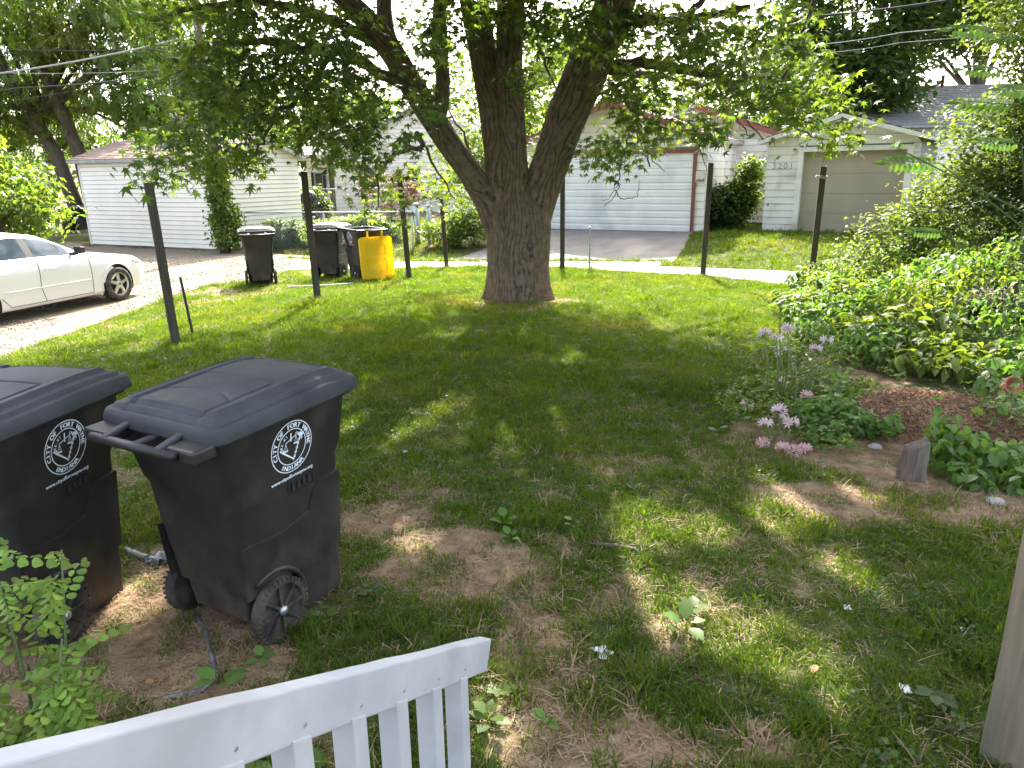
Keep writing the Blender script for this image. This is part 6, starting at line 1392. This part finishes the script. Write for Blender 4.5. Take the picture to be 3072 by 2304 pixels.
# broken terracotta pot
b = gpt(3000, 1225)
mb = MB(); T = Matrix.Rotation(rad(75), 4, 'X'); mb.lathe([(.05, 0), (.075, .11), (.082, .11), (.082, .13), (.072, .13), (.045, .01)], 18, 0, T); o = mb.build('clay_pot', MT['terracotta'], None, True); o.location = (b[0], b[1], b[2] + .22); tag(o, 'small terracotta pot lying on its side above the bark mound', 'pot')
# fallen stick with a fork
b = gpt(1850, 1650)
mb = MB(); mb.tube([(-.14, .05, .012), (-.05, .02, .02), (.04, .0, .016), (.10, -.03, .02), (.13, -.11, .015)], [.013, .015, .013, .012, .008], 7); mb.tube([(.04, 0, .02), (.12, .02, .02), (.22, .0, .015)], [.008, .006, .003], 6); mb.tube([(-.10, .06, .02), (.0, .07, .02), (.12, .06, .02)], [.004, .004, .002], 5)
o = mb.build('fallen_stick', MT['rot'], None, True); o.location = b; tag(o, 'dark forked stick lying in the lawn', 'stick')
def crumple(u, v, s, m, label, name, cat, n=7):
    b = gpt(u, v); vs = []
    for j in range(n):
        for i in range(n): vs.append(((i / (n - 1) - .5) * s + rng.normal(0, s * .05), (j / (n - 1) - .5) * s * 1.3 + rng.normal(0, s * .05), .012 + abs(rng.normal(0, s * .13))))
    mb = MB(); mb.add(vs, [(j * n + i, j * n + i + 1, (j + 1) * n + i + 1, (j + 1) * n + i) for j in range(n - 1) for i in range(n - 1)]); o = mb.build(name, m, None); o.location = b; o.rotation_euler = (0, 0, random.uniform(-1, 1)); return tag(o, label, cat)
crumple(1808, 1965, .07, MT['paper'], 'crumpled white paper scrap on the lawn right of the railing', 'paper_scrap', 'litter')
crumple(1215, 1360, .035, MT['paper'], 'tiny white scrap on the shaded lawn right of the cart', 'paper_scrap', 'litter', 5)
crumple(2540, 1830, .035, MT['paper'], 'tiny white scrap in the grass, middle of the right lawn', 'paper_scrap', 'litter', 5)
crumple(2880, 1895, .03, MT['paper'], 'tiny white scrap in the grass near the porch post', 'paper_scrap', 'litter', 5)
crumple(2715, 2075, .04, MT['paper'], 'small pale scrap in the grass left of the porch post', 'paper_scrap', 'litter', 5)
def deadleaf(u, v, s, label):
    b = gpt(u, v); V1, F1 = leaves(np.array([[0, 0, .02]]), s, OV, droop=.1); o = npmesh('dead_leaf', V1, F1, MT['deadleaf'], None); o.location = b; return tag(o, label, 'leaf', 'dead leaves on the ground')
DLs = [(1060, 1850, .07, 'pale dead leaf on the soil right of the cart wheel'), (2445, 2005, .06, 'red brown dead leaf in the lower right lawn'), (2465, 2225, .07, 'curled brown dead leaf near the bottom of the lawn'), (1310, 1755, .06, 'dead leaf on the bare patch'), (430, 1815, .05, 'yellowish dead leaf on soil between the carts'), (490, 1850, .05, 'dead leaf on the soil nearer the wheel'), (440, 1915, .05, 'pale brown leaf in the soil behind the seedling'), (540, 2045, .05, 'curled brown leaf on the bare soil behind the railing'), (455, 2065, .05, 'yellow fallen leaf on the bare soil behind the railing'), (570, 1888, .05, 'green yellow fallen leaf by the black edging')]
for d in DLs: deadleaf(*d)
# black edging strip in the soil and crumpled film between the carts
def ground_tube(name, px, r, m, label, cat, lift=.01):
    P = [gpt(u, v) + [0, 0, lift] for u, v in px]; O = P[0].copy(); mb = MB(); mb.tube([tuple(q - O) for q in resample(np.array(P), len(P) * 4)], r, 7); o = mb.build(name, m, None, True); o.location = O; return tag(o, label, cat)
ground_tube('edging_strip', [(590, 1850), (618, 1900), (640, 1990), (650, 2040), (600, 2080), (500, 2100)], .012, MT['foil'], 'black plastic edging strip curling out of the soil behind the railing', 'edging')
ground_tube('film_strip', [(378, 1655), (420, 1672), (465, 1685), (505, 1690)], .022, MT['foil'], 'crumpled grey plastic film lying between the two front carts', 'litter')
crumple(492, 1680, .13, MT['foil'], 'bunched shiny plastic film behind the front cart', 'plastic_film', 'litter')
ground_tube('white_pipe', [(868, 866), (950, 864), (1060, 857)], .032, MT['rock'], 'pale pipe lying in the grass before the yellow lidded cart', 'pipe', .03)
# unidentified dark shape right of the tan door, built as a slanted black slab
b = dp(2760, 660, 20.2)
mb = MB(); mb.prism([(-.45, 0), (.35, 0), (.62, 1.05), (-.12, 1.15)], 1, 0, .12); o = mb.build('black_slab', MT['trim'], None); o.location = (b[0], b[1], float(terrain(b[0], b[1])) + .1); o.rotation_euler = (0, 0, rad(-33)); tag(o, 'unidentified black slab slanting at the right corner of the tan door garage', 'board')
# grill behind the second post
b = dp(925, 585, 31)
mb = MB(); T = Matrix.Translation((0, 0, .95)); mb.lathe([(.02, .32), (.2, .28), (.33, .12), (.35, 0), (.33, -.14), (.2, -.27), (.03, -.3)], 18, 0, T); 
GR = thing('kettle_grill', (b[0], b[1], float(terrain(b[0], b[1]))), 0, 'black round grill half hidden behind a post, before the house', 'grill'); mb.build('bowl', MT['trim'], GR, True)
for k in range(3): a = 2.1 * k; m2 = MB(); m2.tube([(.15 * math.cos(a), .15 * math.sin(a), .75), (.35 * math.cos(a), .35 * math.sin(a), 0)], .02, 6); m2.build('leg', MT['steel'], GR)

# ------------------------------------------------------------------ grass, straw, stones
cg = bpy.data.collections.new('grass_tufts'); cs_ = bpy.data.collections.new('straw_bits'); cst = bpy.data.collections.new('stone_bits')
def tuft(n, hgt, spread, w, fall=.9):
    V = []; Fc = []
    for _ in range(n):
        a = rng.uniform(0, 6.283); r = spread * math.sqrt(rng.uniform()); x0, y0 = r * math.cos(a), r * math.sin(a); d = rng.uniform(0, 6.283); h = hgt * rng.uniform(.5, 1.25); L_ = h * rng.uniform(.15, fall)
        px, py = -math.sin(d) * w / 2, math.cos(d) * w / 2; b = len(V)
        for t, ww in ((0, 1), (.4, .9), (.75, .6)):
            x = x0 + math.cos(d) * L_ * t * t; y = y0 + math.sin(d) * L_ * t * t; z = h * (t - .28 * t * t); V += [(x - px * ww, y - py * ww, z), (x + px * ww, y + py * ww, z)]
        V.append((x0 + math.cos(d) * L_, y0 + math.sin(d) * L_, h * .74)); Fc += [(b, b + 1, b + 3, b + 2), (b + 2, b + 3, b + 5, b + 4), (b + 4, b + 5, b + 6)]
    return V, Fc
for i in range(7): V_, F_ = tuft(18, .056, .050, .0042); proto(cg, 'tuft_%02d' % i, V_, F_, MT['grass'])
for i in range(2): V_, F_ = tuft(10, .13, .04, .006, 1.0); proto(cg, 'tuft_1%d' % i, V_, F_, MT['grass'])
for i in range(3): V_, F_ = tuft(8, .06, .05, .0045, 1.8); proto(cg, 'tuft_2%d' % i, V_, F_, MT['straw'])
for i in range(2):
    Vt, Ft = leaves(np.c_[rng.normal(0, .03, (9, 2)), rng.uniform(.015, .05, 9)], rng.uniform(.018, .032, 9), OV, droop=.3); proto(cg, 'tuft_3%d' % i, Vt, Ft, MT['mid'])
def grasspts(x0, x1, y0, y1, dens):
    n = int((x1 - x0) * (y1 - y0) * dens); X = rng.uniform(x0, x1, n); Y = rng.uniform(y0, y1, n); return X, Y
A_ = [grasspts(-3.2, 3.6, 1.0, 4.5, 720), grasspts(-5, 4.3, 4.5, 8, 540), grasspts(-7, 5.5, 8, 12.5, 330), grasspts(-11, -5, 2.5, 8, 230), grasspts(-11, -7, 8, 10, 200), grasspts(-10, 7.5, 12.5, 20.0, 230)]
X = np.concatenate([a[0] for a in A_]); Y = np.concatenate([a[1] for a in A_])
yardP = np.array([(-10.5, 0.5)] + [tuple(p) for p in gl[1:]] + [tuple(p) for p in near_w[1:9]] + [(5.9, 14.7), (4.9, 12.6), (4.2, 10.8), (3.8, 9.6), (3.5, 8.6), (3.0, 7.6), (2.6, 6.6), (2.15, 5.8), (2.1, 5.1), (2.6, 4.65), (3.3, 4.3), (4.5, 3.9), (4.5, .5)])
k = inpoly(X, Y, yardP); X, Y = X[k], Y[k]; s = soilf(X, Y)
k = rng.uniform(0, 1, len(X)) > np.clip(s * 1.25, 0, .985); X, Y, s = X[k], Y[k], s[k]
# no grass inside the carts, the trunk or the posts
for (cx, cy_, r) in [(-1.27, 3.33, .34), (-2.36, 3.22, .36), (TX, TY, .72)]: k = np.hypot(X - cx, Y - cy_) > r; X, Y, s = X[k], Y[k], s[k]
idx = np.where(noise(X, Y, .3, 41) + rng.normal(0, .12, len(X)) > .88, 7 + rng.integers(0, 2, len(X)), rng.integers(0, 7, len(X)))
idx = np.where(rng.uniform(0, 1, len(X)) < .07 + .35 * ss(s, .1, .6), 9 + rng.integers(0, 3, len(X)), idx)
idx = np.where((rng.uniform(0, 1, len(X)) < .10) & (noise(X, Y, .5, 87) > .62) & (Y < 9), 12 + rng.integers(0, 2, len(X)), idx)
rot = np.stack([rng.normal(0, .12, len(X)), rng.normal(0, .12, len(X)), rng.uniform(0, 6.283, len(X))], 1)
scl = rng.uniform(.65, 1.25, len(X)) * (1 + .25 * ss(Y, 6, 14)) * (.7 + .7 * noise(X, Y, .7, 43))
o = scatter('lawn_grass', np.stack([X, Y, terrain(X, Y)], 1), rot, scl, idx, cg, kind='stuff'); tag(o, 'green lawn grass of the yard with thin and dry places', 'grass')
# grass beyond the alley and beside the fence
A_ = [grasspts(4, 13, 14, 25, 110), grasspts(-17, -1.5, 17.5, 33, 75)]
X = np.concatenate([a[0] for a in A_]); Y = np.concatenate([a[1] for a in A_]); d = past(FARs, X, Y)
apron = np.concatenate([AL, AR[::-1]]); k = (d > .15) & ~inpoly(X, Y, apron) & ~((X < -9) & (noise(X, Y, .8, 4) > .5)) & (Y < 31)
X, Y = X[k], Y[k]; rot = np.stack([rng.normal(0, .1, len(X)), rng.normal(0, .1, len(X)), rng.uniform(0, 6.283, len(X))], 1)
idx = np.where(rng.uniform(0, 1, len(X)) < .15 + .4 * ((X < -6) & (past(FARs, X, Y) < 3)), 9, rng.integers(0, 9, len(X)))
o = scatter('verge_grass', np.stack([X, Y, terrain(X, Y)], 1), rot, rng.uniform(1.1, 1.9, len(X)), idx, cg, kind='stuff'); tag(o, 'grass of the verges beyond the alley, round the garages', 'grass')
# weeds in the alley joint
n = 700; t = rng.uniform(0, 1, n); J = resample(np.array([gpt(u, v)[:2] for u, v in [(867, 775), (1000, 783), (1340, 785), (1500, 787), (1700, 783), (1993, 785), (2000, 800)]]), 200)
q = J[(t * 199).astype(int)] + rng.normal(0, .07, (n, 2)); o = scatter('joint_weeds', np.c_[q, terrain(q[:, 0], q[:, 1]) + .01], np.c_[np.zeros((n, 2)), rng.uniform(0, 6, n)], rng.uniform(.8, 1.7, n), rng.integers(0, 8, n), cg, kind='stuff'); tag(o, 'weeds growing in the joint between alley and apron', 'weeds')
# straw and stalks on the bare soil
for i in range(5):
    V_ = []; F_ = []
    for _ in range(9):
        a = rng.uniform(0, 6.283); x, y = rng.normal(0, .05, 2); l = rng.uniform(.01, .045); w = .0013; c, s_ = math.cos(a), math.sin(a); b = len(V_); z0, z1 = rng.uniform(.001, .014, 2)
        V_ += [(x - s_ * w, y + c * w, z0), (x + s_ * w, y - c * w, z0), (x + c * l + s_ * w, y + s_ * l - c * w, z1), (x + c * l - s_ * w, y + s_ * l + c * w, z1)]; F_ += [(b, b + 1, b + 2, b + 3)]
    proto(cs_, 'straw_%02d' % i, V_, F_, MT['straw'])
X, Y = grasspts(-3.6, 5.2, 1.0, 7.0, 800); s = soilf(X, Y); k = rng.uniform(0, 1, len(X)) < .14 + s * .86; X, Y = X[k], Y[k]; n = len(X)
o = scatter('dry_straw', np.stack([X, Y, terrain(X, Y) + .004], 1), np.c_[np.zeros((n, 2)), rng.uniform(0, 6.3, n)], rng.uniform(.6, 1.5, n), rng.integers(0, 5, n), cs_, kind='stuff'); tag(o, 'dry straw and clippings on the bare soil', 'straw')
for i in range(4):
    bm = bmesh.new(); bmesh.ops.create_icosphere(bm, subdivisions=1, radius=.02)
    for v_ in bm.verts: v_.co *= rng.uniform(.7, 1.25); v_.co.z *= .6
    me = bpy.data.meshes.new('stone'); bm.to_mesh(me); bm.free(); me.materials.append(MT['stone']); cst.objects.link(bpy.data.objects.new('stone_%d' % i, me))
X, Y = grasspts(-16, -3.5, 8, 22, 150); k = inpoly(X, Y, np.concatenate([gl, gr[::-1]])) & (noise(X, Y, .8, 14) > .35); X, Y = X[k], Y[k]; n = len(X)
o = scatter('loose_gravel', np.stack([X, Y, terrain(X, Y) + .016], 1), rng.uniform(0, 6, (n, 3)), rng.uniform(.3, 1.1, n), rng.integers(0, 4, n), cst, kind='stuff'); tag(o, 'loose gravel scattered over the drive', 'gravel')
cmu = bpy.data.collections.new('mulch_bits')
for i in range(4):
    mb = MB(); 
    for _ in range(5):
        T = Matrix.Translation(tuple(rng.normal(0, .02, 3) * [1, 1, .4])) @ Matrix.Rotation(rng.uniform(0, 6), 4, 'Z') @ Matrix.Rotation(rng.uniform(-.6, .6), 4, 'X'); mb.box(-.006, .006, -.016, .016, -.002, .002, 0, T)
    proto(cmu, 'chip_%d' % i, mb.v, mb.f, MT['redmulch'])
n = 3200; X = rng.uniform(c_m[0] - .8, c_m[0] + .8, n); Y = rng.uniform(c_m[1] - .72, c_m[1] + .72, n); e = ((X - c_m[0]) / .78) ** 2 + ((Y - c_m[1]) / .7) ** 2; k = e < 1; X, Y, e = X[k], Y[k], e[k]
Z = terrain(X, Y) - .03 + .20 * (1 - e) ** .8 + .03 * fbm(X, Y, .2, 90) + .004; n = len(X)
o = scatter('bark_chips', np.stack([X, Y, Z], 1), rng.normal(0, .5, (n, 3)) + [0, 0, 3], rng.uniform(.6, 1.3, n), rng.integers(0, 4, n), cmu, kind='stuff'); tag(o, 'loose bark chips on the low reddish mound', 'mulch')
X, Y = grasspts(-2.9, -.4, 1.2, 3.6, 260); s = soilf(X, Y); k = (s > .5); X, Y = X[k], Y[k]; n = len(X)
o = scatter('soil_crumbs', np.stack([X, Y, terrain(X, Y)], 1), rng.uniform(0, 6, (n, 3)), rng.uniform(.1, .35, n), rng.integers(0, 4, n), cst, kind='stuff'); tag(o, 'small stones and crumbs in the bare soil by the carts', 'soil crumbs')
tv = sum(len(m.polygons) for m in bpy.data.meshes); print('POLYS', tv, 'OBJECTS', len(bpy.data.objects))
